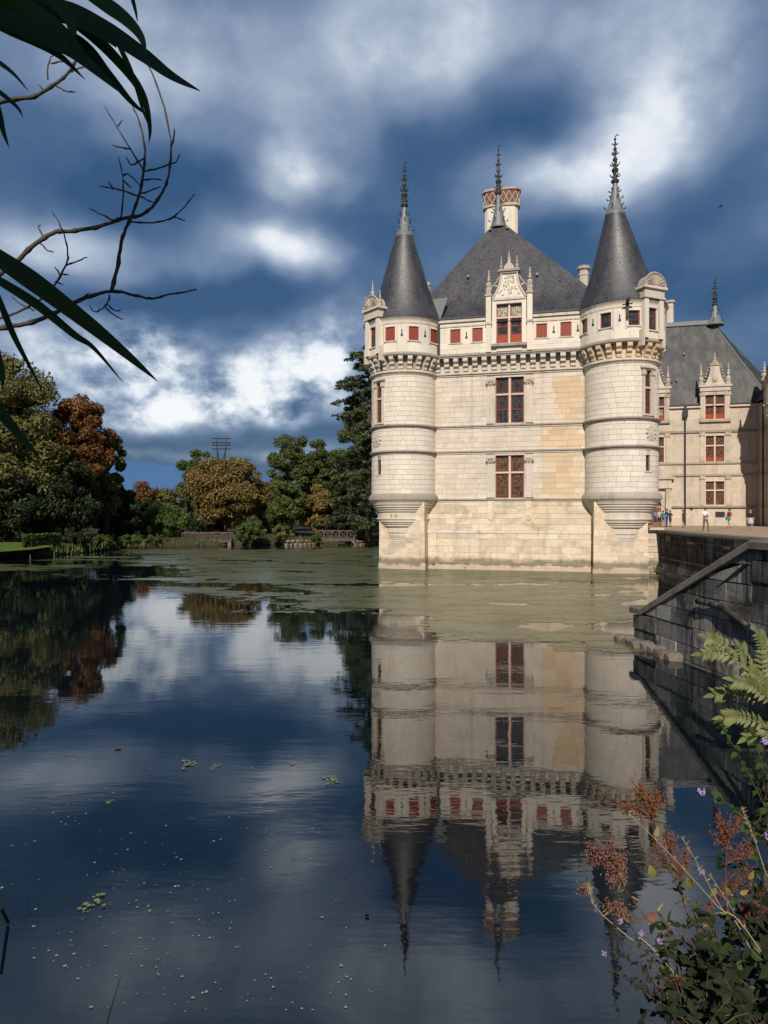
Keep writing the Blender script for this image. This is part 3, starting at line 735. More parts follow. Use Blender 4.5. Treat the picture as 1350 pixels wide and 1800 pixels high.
# basement wall, slightly battered, of larger rougher stones
MB().add([(X0, YF-.12, -1.2), (X1, YF-.12, -1.2), (X1, YF+.06, 5.7), (X0, YF+.06, 5.7)], [(0, 1, 2, 3)]).build('basement_wall', M['mortar_pale'], front)
rb_ = courses(2.15, X1-.04, 3.2, 5.56, .46, (.7, .95, 1.2, 1.4), [(WX-1.75, WX-1.25, 3.2, 5.6), (WX+1.25, WX+1.75, 3.2, 5.6)], 9, True)
flat_stones(front, rb_, YF-.02, lambda x, z: 'stone_base', 30)
rb2 = courses(2.15, X1-.04, .45, 2.95, .46, (.5, .8, 1.2, 1.6), [], 14, True)
flat_stones(front, rb2, YF-.12, lambda x, z: 'stone_base', 25, th=.2)
MB().box(2.1, X1-.1, YF-.30, YF+.1, -1.0, .43).build('footing', M['stone_base'], front)
MB().box(2.1, X1-.1, YF-.16, YF+.1, 2.96, 3.10).box(2.1, X1-.1, YF-.10, YF+.1, 3.10, 3.19).build('plinth_moulding', M['stone_trim'], front)
for (a, b) in ((WX-1.75, WX-1.25), (WX+1.25, WX+1.75)):
    MB().box(a, b, YF-.08, YF+.05, 3.2, 5.58).build('pilaster', M['stone_base'], front)
    md = MB()
    for z in (4.2, 5.1): md.lathe([(.20, 0), (.20, .05), (.12, .06), (.10, .02)], (0, 0, 0), 12); 
    md = MB(Matrix.Translation(((a+b)/2, YF-.08, 4.25)) @ Matrix.Rotation(R(90), 4, 'X')); md.lathe([(.22, 0), (.22, .06), (.15, .07), (.13, .02), (.02, .05)], (0, 0, 0), 14)
    md.build('roundel', M['stone_base'], front)
def course(z, h=.30, pr=.16, mat='stone_dark', x0=2.55, x1=SPAN-2.55):
    MB().prism([(x0, z-h/2), (x1, z-h/2), (x1, z+h/2), (x0, z+h/2)], YF-pr*.4, YF+.15).build('string_course', M['stone_trim'], front)
    MB().box(x0, x1, YF-pr, YF+.1, z-h*.05, z+h*.33).build('string_course', M[mat], front)
course(5.68); course(9.60); course(11.68); course(15.98, .32, .2, 'stone_trim')
for a, b in pil:
    for z0, z1 in ((5.86, 9.05), (11.86, 15.35)):
        MB().box(a+.06, b-.06, YF-.10, YF+.1, z0+.3, z1-.42).build('pilaster', M['stone_trim'], front)
        MB().box(a-.02, b+.02, YF-.16, YF+.1, z0, z0+.3).build('pilaster_base', M['stone_trim'], front)
        cpt = MB().box(a-.05, b+.05, YF-.20, YF+.1, z1-.10, z1+.05).box(a+.02, b-.02, YF-.14, YF+.1, z1-.42, z1-.10)
        for s in (a+.05, b-.05): cpt.ball((s, YF-.19, z1-.20), .13, 6, (1, .6, 1))
        cpt.ball(((a+b)/2, YF-.17, z1-.26), .10, 6, (1, .6, 1.2)); cpt.build('capital', M['carved'], front)
cross_window(front, TM(WX, YF, 5.80), 2.26, 3.48, .60, ('glass_warm', 'glass_warm'))
cross_window(front, TM(WX, YF, 11.87), 2.26, 3.72, .63)

# machicolated gallery of the front
YP = YF-.62
k = 0; x = 2.98
while x < SPAN-2.7:
    o = place('corbel', corbel_mesh['stone_trim'], front); o.location = (x, YF+.03, 16.14); x += .77
MB().box(2.6, SPAN-2.6, YP-.05, YF+.1, 17.24, 17.36).box(2.6, SPAN-2.6, YP-.12, YF+.1, 17.36, 17.46).box(2.6, SPAN-2.6, YP-.03, YF+.1, 17.46, 17.54).build('gallery_moulding', M['stone_dark'], front)
SX = (4.5, 6.3, 11.35, 13.2)
grid_wall(MB(), 2.5, SPAN-2.5, 17.5, 20.0, [(x-.42, x+.42, 18.45, 19.58) for x in SX]+[(WX-1.0, WX+1.0, 18.2, 20.0)], lambda s, z, d: (s, YP+d, z), None, .3).build('gallery_wall', M['stone_white'], front)
gr = courses(2.6, SPAN-2.6, 17.56, 18.34, .39, (.6, .8, 1.0), [(WX-1.9, WX+1.9, 17, 19)], 31)
flat_stones(front, gr, YP-.02, lambda x, z: 'stone_white', 10, .015, .05)
for x in SX:
    small_window(front, TM(x, YP, 18.45), .84, 1.13, True)
    for s in (-1, 1): MB().box(x+s*.56-.06, x+s*.56+.06, YP-.035, YP+.05, 18.36, 19.72).build('gallery_fillet', M['stone_white'], front)
for x in (5.4, 12.28, 14.1): arrow_slit(front, TM(x, YP-.001, 18.85))
for a, b in ((2.7, WX-1.86), (WX+1.86, SPAN-2.7)):
    MB().box(a, b, YP-.06, YP+.1, 19.74, 19.86).build('cornice', M['stone_trim'], front); MB().box(a, b, YP-.04, YP+.1, 19.86, 20.1).build('cornice', M['stone_white'], front)
    MB().prism([(a, 20.1), (b, 20.1), (b, 20.32), (a, 20.32)], YP-.18, YP+.4).build('cornice', M['stone_trim'], front)
    MB().box(a, b, YP-.24, YP+.3, 20.34, 20.48).build('roof_gutter', M['lead_dark'], front)
MB().box(2.95, 3.25, YP-.16, YP+.1, 17.6, 20.4).build('rain_pipe', M['iron'], front)
# buttress strips and pinnacles flanking the dormer
for s in (-1, 1):
    a = WX+s*1.62
    MB().box(a-.21, a+.21, YP-.22, YP+.3, 17.52, 22.0).build('pilaster', M['stone_white'], front)
    MB().box(a-.27, a+.27, YP-.28, YP+.3, 19.72, 19.9).box(a-.28, a+.28, YP-.30, YP+.35, 22.0, 22.14).box(a-.19, a+.19, YP-.2, YP+.25, 22.14, 22.5).build('pilaster_cap', M['carved'], front)
    stone_pinnacle(front, a, YP+.02, 22.45, 24.15, .42)
# ---- dormer
dorm = empty('dormer', (0, 0, 0), 0, chateau); YD = YP-.10
MB().box(WX-1.34, WX-1.0, YD, YD+.8, 17.9, 21.95).box(WX+1.0, WX+1.34, YD, YD+.8, 17.9, 21.95).box(WX-1.0, WX+1.0, YD+.004, YD+.8, 21.35, 21.95).box(WX-1.0, WX+1.0, YD+.002, YD+.4, 17.55, 18.05).box(WX-1.34, WX+1.34, YD+.8, YD+4.5, 19.0, 21.9).build('dormer_wall', M['stone_white'], dorm)
MB().box(WX-1.42, WX+1.42, YD-.22, YD+.2, 17.92, 18.12).build('dormer_sill', M['stone_dark'], dorm)
MB().box(WX-1.30, WX+1.30, YD-.08, YD+.2, 21.62, 21.74).build('lintel_moulding', M['stone_trim'], dorm)
cross_window(dorm, TM(WX, YD+.12, 18.2), 2.0, 3.15, .66, ('glass', 'glass_pale'), .36, surround=False)
def gable_poly(xc, w0, w1, z0, z1, n=8):
    L = []
    for i in range(n+1):
        t = i/n; w = w1+(w0-w1)*(1-t)**2.1; L.append((w, z0+(z1-z0)*t))
    return [(xc+w, z) for w, z in L]+[(xc-w, z) for w, z in L[::-1]]
MB().prism(gable_poly(WX, 1.26, .60, 21.82, 23.75), YD-.02, YD+.6).build('gable', M['stone_white'], dorm)
edge_ = MB(); gp = gable_poly(WX, 1.32, .64, 21.8, 23.7)
[MB().tube([(x, YD-.05, z) for x, z in g9], .085, 6).build('gable_moulding', M['stone_trim'], dorm, 50) for g9 in (gp[:9], gp[9:])]
cv = MB(); rr = random.Random(4)
for i in range(60):
    t = rr.uniform(0.03, .92); w = (.60+(1.26-.60)*(1-t)**2.1)-.28; xx = WX+rr.uniform(-w, w); zz = 21.95+1.8*t
    a = rr.uniform(0, 6.28); cv.tube([(xx, YD-.03, zz), (xx+.08*math.cos(a), YD-.06, zz+.08*math.sin(a)), (xx+.13*math.cos(a+.9), YD-.03, zz+.13*math.sin(a+.9))], .028, 4)
cv.box(WX-.05, WX+.05, YD-.06, YD, 22.0, 23.5).build('gable_carving', M['stone_trim'], dorm)
MB().box(WX-.74, WX+.74, YD-.14, YD+.7, 23.72, 23.86).box(WX-.86, WX+.86, YD-.24, YD+.75, 23.86, 24.02).build('gable_cornice', M['stone_dark'], dorm)
MB().prism([(WX-.44, 24.02), (WX+.44, 24.02), (WX+.36, 24.3), (WX+.14, 24.55), (WX, 24.95), (WX-.14, 24.55), (WX-.36, 24.3)], YD-.1, YD+.4).build('gable_crown', M['carved'], dorm)
for s, z in ((-.62, 25.15), (.62, 25.15), (0, 25.6)): stone_pinnacle(dorm, WX+s, YD+.1, 24.0 if s else 24.7, z, .26)
sw = MB()
for s in (-1, 1):
    pts = [(WX+s*(.75+.72*t), YP+.02, 23.55-.9*math.sin(t*1.3)-.05*math.cos(t*20)) for t in [i/10 for i in range(11)]]; sw.tube(pts, [.10, .07, .09, .06, .09, .07, .09, .07, .08, .06, .06], 6)
    sw.ball((WX+s*1.02, YD, 22.75), .13, 6)
sw.build('carved_scroll', M['carved'], dorm)
rf = MB(); rf.add([(WX-1.36, YD+.3, 21.9), (WX+1.36, YD+.3, 21.9), (WX, YD+.3, 23.4), (WX-1.36, YD+4.8, 21.9), (WX+1.36, YD+4.8, 21.9), (WX, YD+4.8, 23.4)], [(0, 1, 2), (0, 2, 5, 3), (1, 4, 5, 2)]); rf.build('dormer_roof', M['slate'], dorm)

# ---- pavilion roof, body, chimneys
roofp = empty('pavilion_roof', (0, 0, 0), 0, chateau)
AP = (7.35, 6.0); lv = []
for i in range(13):
    t = i/12; z = 20.45+(30.9-20.45)*t
    q = (1-t); fl = q+.10*max(0, 1-t*4)**2
    fl /= 1.1; lv.append((AP[0]-.35-(AP[0]+.9-.35)*fl, AP[0]+.35+(SPAN+.9-AP[0]-.35)*fl, AP[1]-(AP[1]-YP-.45)*fl, AP[1]+3+7*fl, z))
vs = []; fs = []
for a, b, c_, d, z in lv: vs += [(a, c_, z), (b, c_, z), (b, d, z), (a, d, z)]
for i in range(12):
    for k in range(4): fs.append((i*4+k, i*4+(k+1) % 4, i*4+4+(k+1) % 4, i*4+4+k))
fs.append((48, 49, 50, 51)); MB().add(vs, fs).build('roof_slopes', M['slate'], roofp, 30)
finial('lead_cap', roofp, (AP[0], AP[1]+.2), .72, 30.5, 38.0, 9)
MB().add([(.9, YP+1.9, 22.6), (3.7, YP+1.2, 22.65), (3.2, YP+.3, 20.5), (1.6, YP+.5, 20.4)], [(0, 3, 2, 1)]).build('lead_valley', M['lead'], roofp)
MB().tube([(1.0, YP+1.95, 22.66), (3.75, YP+1.15, 22.7)], .05, 5).build('lead_ridge', M['lead'], roofp)
for px_, z in ((5.1, 24.9), (10.9, 24.5), (6.7, 30.0), (8.2, 30.0)):       # small lead vents on the slope
    t = (z-20.45)/10.45; yy = AP[1]-(AP[1]-YP-.45)*(1-t)/1.1-.15
    MB().box(px_-.09, px_+.09, yy-.12, yy+.3, z, z+.22).build('roof_vent', M['lead'], roofp)
body = MB(); body.box(0.2, SPAN-.2, .2, 23.0, -1, 20.4); body.build('pavilion_body', M['stone_rear'], chateau)
def chimney(x, y, z0, z1, wx, wy, round_=False, brick=False):
    part = empty('chimney', (0, 0, 0), 0, chateau)
    if round_:
        r = wx/2; MB().lathe([(r*1.2, z0), (r*1.2, z0+.5), (r, z0+.6), (r, z1-.8), (r*1.12, z1-.72), (r*1.0, z1-.6), (r*1.02, z1-.35), (r*1.32, z1-.22), (r*1.32, z1), (r*.7, z1)], (x, y, 0), 8).build('chimney_shaft', M['stone_trim'], part)
        MB().lathe([(r*1.30, z1-.24), (r*1.36, z1-.2), (r*1.36, z1+.03), (r*.8, z1+.05)], (x, y, 0), 8).build('chimney_cap', M['carved'], part)
    else:
        n = 12
        def ov(s): return [(x+wx/2*s*(abs(math.cos(a))**.6)*(1 if math.cos(a) > 0 else -1), y+wy/2*s*(abs(math.sin(a))**.6)*(1 if math.sin(a) > 0 else -1)) for a in [2*math.pi*(k+.5)/n for k in range(n)]]
        MB().slab(ov(.90), z0, z1-1.75).build('chimney_shaft', M['stone_white'], part)
        MB().slab(ov(1.02), z1-1.75, z1-1.5).slab(ov(.98), z1-.32, z1).slab(ov(1.06), z1-.26, z1-.05).build('chimney_cap', M['carved'], part)
        MB().slab(ov(.96), z1-1.5, z1-.3).build('chimney_brick', M['brick'], part)
        dg = MB(); pp = [Vector((*p, 0)) for p in ov(.975)]; pp = pp+[pp[0]]
        for a, b in zip(pp, pp[1:]):
            m2 = max(1, round((b-a).length/.55))
            for i in range(m2):
                p = a.lerp(b, i/m2); q = a.lerp(b, (i+1)/m2)
                for (za, zb) in ((z1-1.45, z1-.4), (z1-.4, z1-1.45)): dg.tube([(p.x, p.y, za), (q.x, q.y, zb)], .035, 4)
        dg.build('brick_lattice', M['stone_trim'], part)
    return part
chimney(7.35, 9.6, 27.5, 35.4, 3.5, 1.7)
chimney(14.75, 5.2, 19, 25.9, .86, .86, True)
chimney(25.25, 29.4, 22, 29.4, .95, .95, True)
chimney(.9, 5.6, 19, 25.8, .50, .50, True)
pinp = empty('side_dormer', (0, 0, 0), 0, chateau)
for x, y, z0, z1 in ((2.63, 7.0, 23.2, 26.4), (13.3, 6.5, 22.0, 25.6), (14.1, 6.5, 21, 25.3)): stone_pinnacle(pinp, x, y, z0, z1, .42)

# ---- rear wing
rear = empty('rear_wing', (0, 0, 0), 0, chateau); YR = 23.6
RW0, RW1 = 14.0, 33.2; WC = 28.95; WL = 22.9
rh = [(WC-.92, WC+.92, 5.5, 8.05), (WC-.92, WC+.92, 10.15, 12.95), (WL-.92, WL+.92, 10.15, 12.95), (WC-.95, WC+.95, 14.75, 16.2), (WL-.95, WL+.95, 14.75, 16.2)]
grid_wall(MB(), RW0, RW1, TZ-.2, 16.2, rh, lambda s, z, d: (s, YR+d, z), None, .35).build('rear_wall', M['stone_rear'], rear)
def rcourse(z, h=.22, pr=.14, mat='stone_dark'): MB().box(RW0, RW1-.02, YR-pr, YR+.1, z-h/2, z+h/2).build('string_course', M[mat], rear)
rcourse(5.30, .2, .22); rcourse(8.72); rcourse(10.0, .2); rcourse(13.42, .24)
MB().box(RW0, RW1-.02, YR-.14, YR+.1, TZ-.1, 4.1).build('plinth', M['stone_rear'], rear)
for a, b in ((RW0, WL-1.4), (WL+1.4, WC-1.4), (WC+1.4, RW1)): MB().box(a, b, YR-.25, YR+.1, 16.0, 16.22).build('cornice', M['stone_trim'], rear)
for a, b in ((RW0, WL-1.45), (WL+1.45, WC-1.45), (WC+1.45, RW1)): MB().box(a, b, YR-.34, YR+.2, 16.23, 16.36).build('roof_gutter', M['lead_dark'], rear)
for xc in (WC, WL):
    cross_window(rear, TM(xc, YR, 10.15), 1.84, 2.78, .62, ('glass_warm', 'glass_warm'), .0 if xc == WL else .28, trim='stone_trim')
    if xc == WC: cross_window(rear, TM(xc, YR, 5.5), 1.84, 2.52, .62, ('glass_warm', 'glass_warm'))
    for z0, z1 in ((5.42, 8.6), (10.12, 13.3), (14.6, 17.6)):
        if xc == WL and z0 < 6: continue
        for s in (-1, 1):
            a = xc+s*1.28
            MB().box(a-.20, a+.20, YR-.10, YR+.1, z0+.25, z1-.35).build('pilaster', M['stone_rear'], rear)
            MB().box(a-.25, a+.25, YR-.15, YR+.1, z0, z0+.25).build('pilaster_base', M['carved'], rear); MB().box(a-.28, a+.28, YR-.18, YR+.1, z1-.35, z1).build('capital', M['carved'], rear)
    # dormer
    MB().box(xc-1.3, xc-.95, YR-.05, YR+.9, 14.6, 17.75).box(xc+.95, xc+1.3, YR-.05, YR+.9, 14.6, 17.75).box(xc-.95, xc+.95, YR-.046, YR+.9, 17.35, 17.75).box(xc-1.3, xc+1.3, YR+.9, YR+4, 16, 17.7).build('dormer_wall', M['stone_rear'], rear)
    MB().box(xc-1.55, xc+1.55, YR-.26, YR+.2, 14.42, 14.62).build('dormer_sill', M['stone_dark'], rear)
    cross_window(rear, TM(xc, YR+.06, 14.65), 1.9, 2.7, .60, ('glass_pale' if xc == WL else 'glass_warm', 'glass_warm'), .42, surround=False)
    MB().box(xc-1.5, xc+1.5, YR-.16, YR+.6, 17.75, 18.2).box(xc-1.66, xc+1.66, YR-.28, YR+.7, 18.2, 18.42).build('dormer_entablature', M['stone_trim'], rear)
    MB().prism(gable_poly(xc, 1.05, .45, 18.42, 20.5), YR-.05, YR+.5).build('gable', M['stone_trim'], rear)
    MB().box(xc-.6, xc+.6, YR-.14, YR+.5, 20.5, 20.66).prism([(xc-.4, 20.66), (xc+.4, 20.66), (xc, 21.3)], YR-.1, YR+.3).build('gable_crown', M['carved'], rear)
    for s, z0, z1 in ((-1.35, 18.42, 20.7), (1.35, 18.42, 20.7), (0, 21.0, 22.0)): stone_pinnacle(rear, xc+s, YR+.1, z0, z1, .44 if s else .3)
    kk = MB()
    for s in (-1, 1):
        for i in range(6): kk.ball((xc+s*(1.12-.10*i), YR, 18.6+.34*i), .12, 5)
    kk.ball((xc, YR-.08, 19.0), .30, 8, (1, .4, 1)).build('carved_scroll', M['carved'], rear)
    MB().add([(xc-1.3, YR+.3, 17.7), (xc+1.3, YR+.3, 17.7), (xc, YR+.3, 19.2), (xc-1.3, YR+5, 17.7), (xc+1.3, YR+5, 17.7), (xc, YR+5, 19.2)], [(0, 1, 2), (0, 2, 5, 3), (1, 4, 5, 2)]).build('dormer_roof', M['slate_rear'], rear)
ZR = 26.4; yr = YR+5.2
MB().add([(RW0, YR+.5, 16.3), (RW1+1.5, YR+.5, 16.3), (RW0, YR+1.35, 18.2), (RW1+.6, YR+1.35, 18.2), (RW0, yr, ZR), (29.9, yr, ZR), (RW0, yr+5, 16.3), (RW1+3.5, yr+5, 16.3), (RW1+3.5, YR+3, 17.0)],
         [(0, 1, 3, 2), (2, 3, 5, 4), (4, 5, 7, 6), (3, 1, 8), (3, 8, 5), (8, 7, 5)]).build('roof_slopes', M['slate_rear'], rear)
MB().box(RW0, 29.8, yr-.25, yr+.25, ZR-.15, ZR+.32).build('ridge_capping', M['lead'], rear)
MB().tube([(29.7, yr, ZR), (RW1+.6, YR+1.35, 18.2)], .10, 5).build('hip_lead', M['lead'], rear)
finial('lead_cap', rear, (30.0, yr), .9, ZR-.2, 31.6, 12)
for x, z in ((23.9, 22.4), (26.4, 22.5), (25.4, 19.3), (24.0, 19.2)):
    t = (z-18.2)/(ZR-18.2); yy = YR+1.35+(yr-YR-1.35)*t-.15; MB().box(x-.1, x+.1, yy-.1, yy+.3, z, z+.25).build('roof_vent', M['lead'], rear)
# rainwater pipe
dp = MB(); dp.tube([(25.95, YR-.22, TZ), (25.95, YR-.22, 15.3)], .075, 6).box(25.7, 26.2, YR-.45, YR-.02, 15.0, 15.75).box(25.82, 26.08, YR-.32, YR, 15.75, 16.3)
dp.build('rain_pipe', M['iron'], rear)
MB().box(29.0, 29.9, YR-.16, YR+.05, 4.25, 4.75).build('cellar_vent', M['iron'], rear)
MB().box(26.5, 26.75, YR-.16, YR+.05, 5.0, 5.2).build('cellar_vent', M['iron'], rear)
# portal
XD = 22.35; DZ0 = TZ
arch = [(XD+1.15*math.cos(a), 5.35+1.15*math.sin(a)) for a in [math.pi*k/14 for k in range(15)]]
MB().prism([(XD-1.15, DZ0), (XD+1.15, DZ0), (XD+1.15, 5.36), (XD-1.15, 5.36)], YR-.16, YR-.05).build('door', M['door'], rear)
MB().prism(arch, YR-.15, YR-.05).build('fanlight', M['glass'], rear)
sp_ = MB()
for k in range(1, 8):
    a = math.pi*k/8; sp_.tube([(XD+.3*math.cos(a), YR-.17, 5.38+.3*math.sin(a)), (XD+1.1*math.cos(a), YR-.17, 5.38+1.1*math.sin(a))], .028, 4)
sp_.tube([(XD+.6*math.cos(math.pi*k/10), YR-.17, 5.38+.6*math.sin(math.pi*k/10)) for k in range(11)], .025, 4); sp_.build('fanlight_bar', M['red'], rear)
for k in range(4): MB().box(XD-1.1+.56*k, XD-.62+.56*k, YR-.20, YR-.14, DZ0+.1, 5.25).build('door_board', M['door'], rear)
ar = MB(); ar.tube([(XD+1.32*math.cos(math.pi*k/14), YR-.14, 5.36+1.32*math.sin(math.pi*k/14)) for k in range(15)], .17, 6); ar.build('portal_arch', M['stone_rear'], rear, 50)
for s in (-1, 1): MB().box(XD+s*1.33-.17, XD+s*1.33+.17, YR-.24, YR, DZ0, 5.36).box(XD+s*1.9-.28, XD+s*1.9+.28, YR-.3, YR, DZ0, 7.3).build('portal_jamb', M['stone_rear'], rear)
MB().box(XD-2.3, XD+2.3, YR-.42, YR, 7.3, 7.5).box(XD-2.2, XD+2.2, YR-.34, YR, 7.5, 8.3).box(XD-2.5, XD+2.5, YR-.52, YR, 8.3, 8.55).build('portal_entablature', M['stone_rear'], rear)
MB().prism(gable_poly(XD, 2.3, .5, 8.55, 11.0), YR-.3, YR-.02).build('portal_gable', M['stone_rear'], rear)

# ---- right wing: returns towards the water, its inner face in shade
side = empty('side_wing', (0, 0, 0), 0, chateau); XS = RW1
sh_ = [(7.5, 8.1, 5.2, 7.6)]
MB().box(XS, XS+9, 13.5, YR+11, TZ-.2, 16.2).build('side_wall', M['stone_rear'], side)
MB().add([(XS-.3, 13.2, 16.3), (XS+9.3, 13.2, 16.3), (XS+9.3, YR+8, 16.3), (XS-.3, YR+8, 16.3), (XS+4.5, 17.5, 25), (XS+4.5, YR+5, 25)], [(0, 1, 4), (1, 2, 5, 4), (2, 3, 5), (3, 0, 4, 5)]).build('roof_slopes', M['slate_rear'], side)
for y in (22.3, 19.6):
    for z0, z1 in ((5.4, 7.9), (10.1, 12.8)):
        T = TM(XS, y, z0, R(-90)); cross_window(side, T, 1.1, z1-z0, .6, single=True)
for z in (5.3, 8.72, 10.0, 13.42): MB().box(XS-.14, XS+.1, 13.5, YR-.2, z-.1, z+.1).build('string_course', M['stone_dark'], side)
MB().tube([(XS-.25, 21.0, TZ), (XS-.25, 21.0, 16)], .09, 6).build('rain_pipe', M['iron'], side)
tcx, tcy = XS+.9, 17.3
MB().lathe([(1.5, TZ), (1.5, 12.8), (1.62, 12.9), (1.55, 13.0), (1.6, 13.2), (1.95, 14.3), (2.0, 14.35), (2.0, 17.4), (2.15, 17.55), (1.9, 17.6)], (tcx, tcy, 0), 28).build('stair_turret', M['stone_rear'], side, 35)
for i in range(18):
    ph = 2*math.pi*i/18; o = place('corbel', corbel_mesh['stone_trim'], side); o.location = (tcx+1.5*math.sin(ph), tcy-1.5*math.cos(ph), 13.25); o.rotation_euler = (0, 0, ph); o.scale = (.7, .7, 1)
MB().lathe([(2.2, 17.5), (1.6, 19), (.9, 21.5), (.2, 24)], (tcx, tcy, 0), 24).build('cone_roof', M['slate_rear'], side, 50)
for a in (-100, -62, -30): small_window(side, TR((tcx, tcy), 2.01, R(a), 15.2), .5, 1.4)
for a in (-90, -45): stone_pinnacle(side, tcx+2*math.sin(R(a)), tcy-2*math.cos(R(a)), 17.5, 19.4, .5)

# ------------------------------------------------------------------ retaining walls of the terrace
def wall_blocks(parent, A, Bp, ztop0, ztop1, z0, h, lens, th, batter, seed, face=-1, mat='dark_stone', cap=None):
    """courses of blocks along A->B facing left of the line; the top may slope"""
    A = Vector(A).to_2d(); Bp = Vector(Bp).to_2d(); L = (Bp-A).length; u = (Bp-A)/L; nr = Vector((-u.y, u.x))*face
    rr = random.Random(seed); n = 0; z = z0; rest = MB()
    top = lambda s: ztop0+(ztop1-ztop0)*s/L
    while z < max(ztop0, ztop1)-.05:
        s = 0; hh = h*rr.uniform(.9, 1.1)
        while s < L-1e-3:
            w = rr.choice(lens); e = s+w if L-s-w > lens[0]*.4 else L
            za, zb = min(z+hh, top(s)), min(z+hh, top(e))
            if max(za, zb)-z > .06:
                za = max(za, z+.02); zb = max(zb, z+.02); pr = rr.uniform(-.02, .03); g_ = .014; vv = []
                for (q, zt) in ((s+g_, za), (e-g_, zb)):
                    for zz in (z+g_, zt-g_):
                        off = pr+batter*(max(ztop0, ztop1)-zz); o_ = A+u*q+nr*off; i_ = A+u*q-nr*(th-off)
                        vv += [(o_.x, o_.y, zz), (i_.x, i_.y, zz)]
                MB().add(vv, [(0, 2, 6, 4), (0, 4, 5, 1), (2, 3, 7, 6), (4, 6, 7, 5), (0, 1, 3, 2), (1, 5, 7, 3)]).build('stone', M[mat], parent)
            s = e
        z += hh
rw = thing('retaining_wall', 'weathered stone wall painted dark for shade, holding up the terrace in front of the rear wing', 'wall')
for (a, b, sd0) in (((21.8, 54), (21.3, 48), 1), ((21.3, 48), (20.4, 38), 2), ((20.4, 38), (19.8, 25), 3)):
    wall_blocks(rw, a, b, TZ-.25, TZ-.25, 1.15, .46, (.8, 1.1, 1.5), .5, .02, sd0, -1)
    wall_blocks(rw, a, b, 1.1, 1.1, -.7, .46, (.8, 1.2, 1.6), .5, .42, sd0+10, -1)
    A = Vector(a); Bq = Vector(b); u = (Bq-A).normalized(); nr = Vector((u.y, -u.x))
    vv = []
    for p in (A, Bq):
        for off, z in ((.30, TZ-.23), (.34, TZ-.1), (.30, TZ+.03), (-.45, TZ+.04), (-.45, TZ-.23)): q = p+nr*off; vv.append((q.x, q.y, z))
    MB().add(vv, [(i, (i+1) % 5, (i+1) % 5+5, i+5) for i in range(5)]+[(4, 3, 2, 1, 0), (5, 6, 7, 8, 9)]).build('coping', M['coping'], rw)
# pale stone pier where the terrace meets the tower
ap = thing('abutment_wall', 'low pale stone wall between the right tower and the dark terrace wall', 'wall')
wall_blocks(ap, (19.2, 53.5), (21.9, 53.9), TZ+.02, TZ+.02, -.5, .5, (.7, 1.0), .8, .03, 5, -1, 'stone_base')
MB().slab([(19.1, 53.1), (22.0, 53.55), (22.0, 54.6), (19.1, 54.5)], TZ+.03, TZ+.2).build('coping', M['stone_trim'], ap)
# ramp wall running down into the water near the camera
nw = thing('ramp_wall', 'grey stained block wall with sloping coping running down into the water at right', 'wall')
E0 = Vector((8.93, 24.2)); E1 = Vector((9.78, 18.1)); E2 = Vector((10.5, 11))
wall_blocks(nw, E0, E1, 1.02, 3.62, -.9, .52, (.9, 1.2, 1.5), .6, .03, 41, -1, 'grey_wall')
wall_blocks(nw, E1, E2, 3.66, 3.66, -.9, .52, (.9, 1.2, 1.5), .6, .03, 47, -1, 'dark_stone')  # colour darkened so the wall's reflection in the water turns near black
def coping_run(parent, p0, p1, z0, z1, w0=-.13, w1=.62, h=.24):
    p0 = Vector(p0); p1 = Vector(p1); u = (p1-p0).normalized(); nr = Vector((u.y, -u.x)); vv = []
    for p, z in ((p0, z0), (p1, z1)):
        for off, dz in ((-w0, 0), (-w0, h*.75), (-w0-.06, h), (-w1, h), (-w1, 0)): q = p+nr*off; vv.append((q.x, q.y, z+dz))
    MB().add(vv, [(i, (i+1) % 5, (i+1) % 5+5, i+5) for i in range(5)]+[(4, 3, 2, 1, 0), (5, 6, 7, 8, 9)]).build('coping', M['coping'], parent)
coping_run(nw, E0+(E0-E1).normalized()*.25, E0+(E1-E0)*.08, 1.06, 1.06)
def lerp2(t): return E0+(E1-E0)*t
for i in range(5):
    t0 = .08+.92*i/5; t1 = .08+.92*(i+1)/5; coping_run(nw, lerp2(t0), lerp2(t1-.003), 1.06+2.6*(t0-.08)/.92, 1.06+2.6*(t1-.08)/.92)
for i in range(4): coping_run(nw, E1+(E2-E1)*(i/4), E1+(E2-E1)*((i+1)/4-.003), 3.66, 3.66)
u = (E1-E0).normalized(); nr = Vector((u.y, -u.x)); rr = random.Random(5)
for i in range(9):
    q = E0+u*(-.55+i*.42)+nr*rr.uniform(.1, .3); bm = bmesh.new(); bmesh.ops.create_icosphere(bm, subdivisions=2, radius=1)
    for v in bm.verts: v.co *= rr.uniform(.85, 1.1); v.co = Vector((max(-.8, min(.8, v.co.x))*.36, max(-.8, min(.8, v.co.y))*.34, max(-.75, min(.75, v.co.z))*.30))
    me = bpy.data.meshes.new('footing_stone'); bm.to_mesh(me); bm.free(); me.materials.append(M['coping']); o = place('footing_stone', me, nw); o.location = (q.x, q.y, .02+rr.uniform(-.04, .05)); o.rotation_euler = (0, 0, math.atan2(u.y, u.x)+rr.uniform(-.2, .2))
pipe = MB(); rr = random.Random(2); pp_ = [E0+u*(4.0+.35*k)+nr*(.16+rr.uniform(-.03, .05)) for k in range(11)]; pipe.tube([(p.x, p.y, 2.02-.02*k-.085*max(0, k-3)+rr.uniform(-.04, .04)) for k, p in enumerate(pp_)], [.07+rr.uniform(-.015, .045) for _ in pp_], 7).build('old_drain', M['dark_stone'], nw, True)
ramp_ = MB().add([(9.6, 18.2, TZ), (14, 18.2, TZ), (13.2, 26, -1.2), (9.1, 26, -1.2)], [(0, 1, 2, 3)]).build('ramp', M['bank']); tag(ramp_, kind='structure')

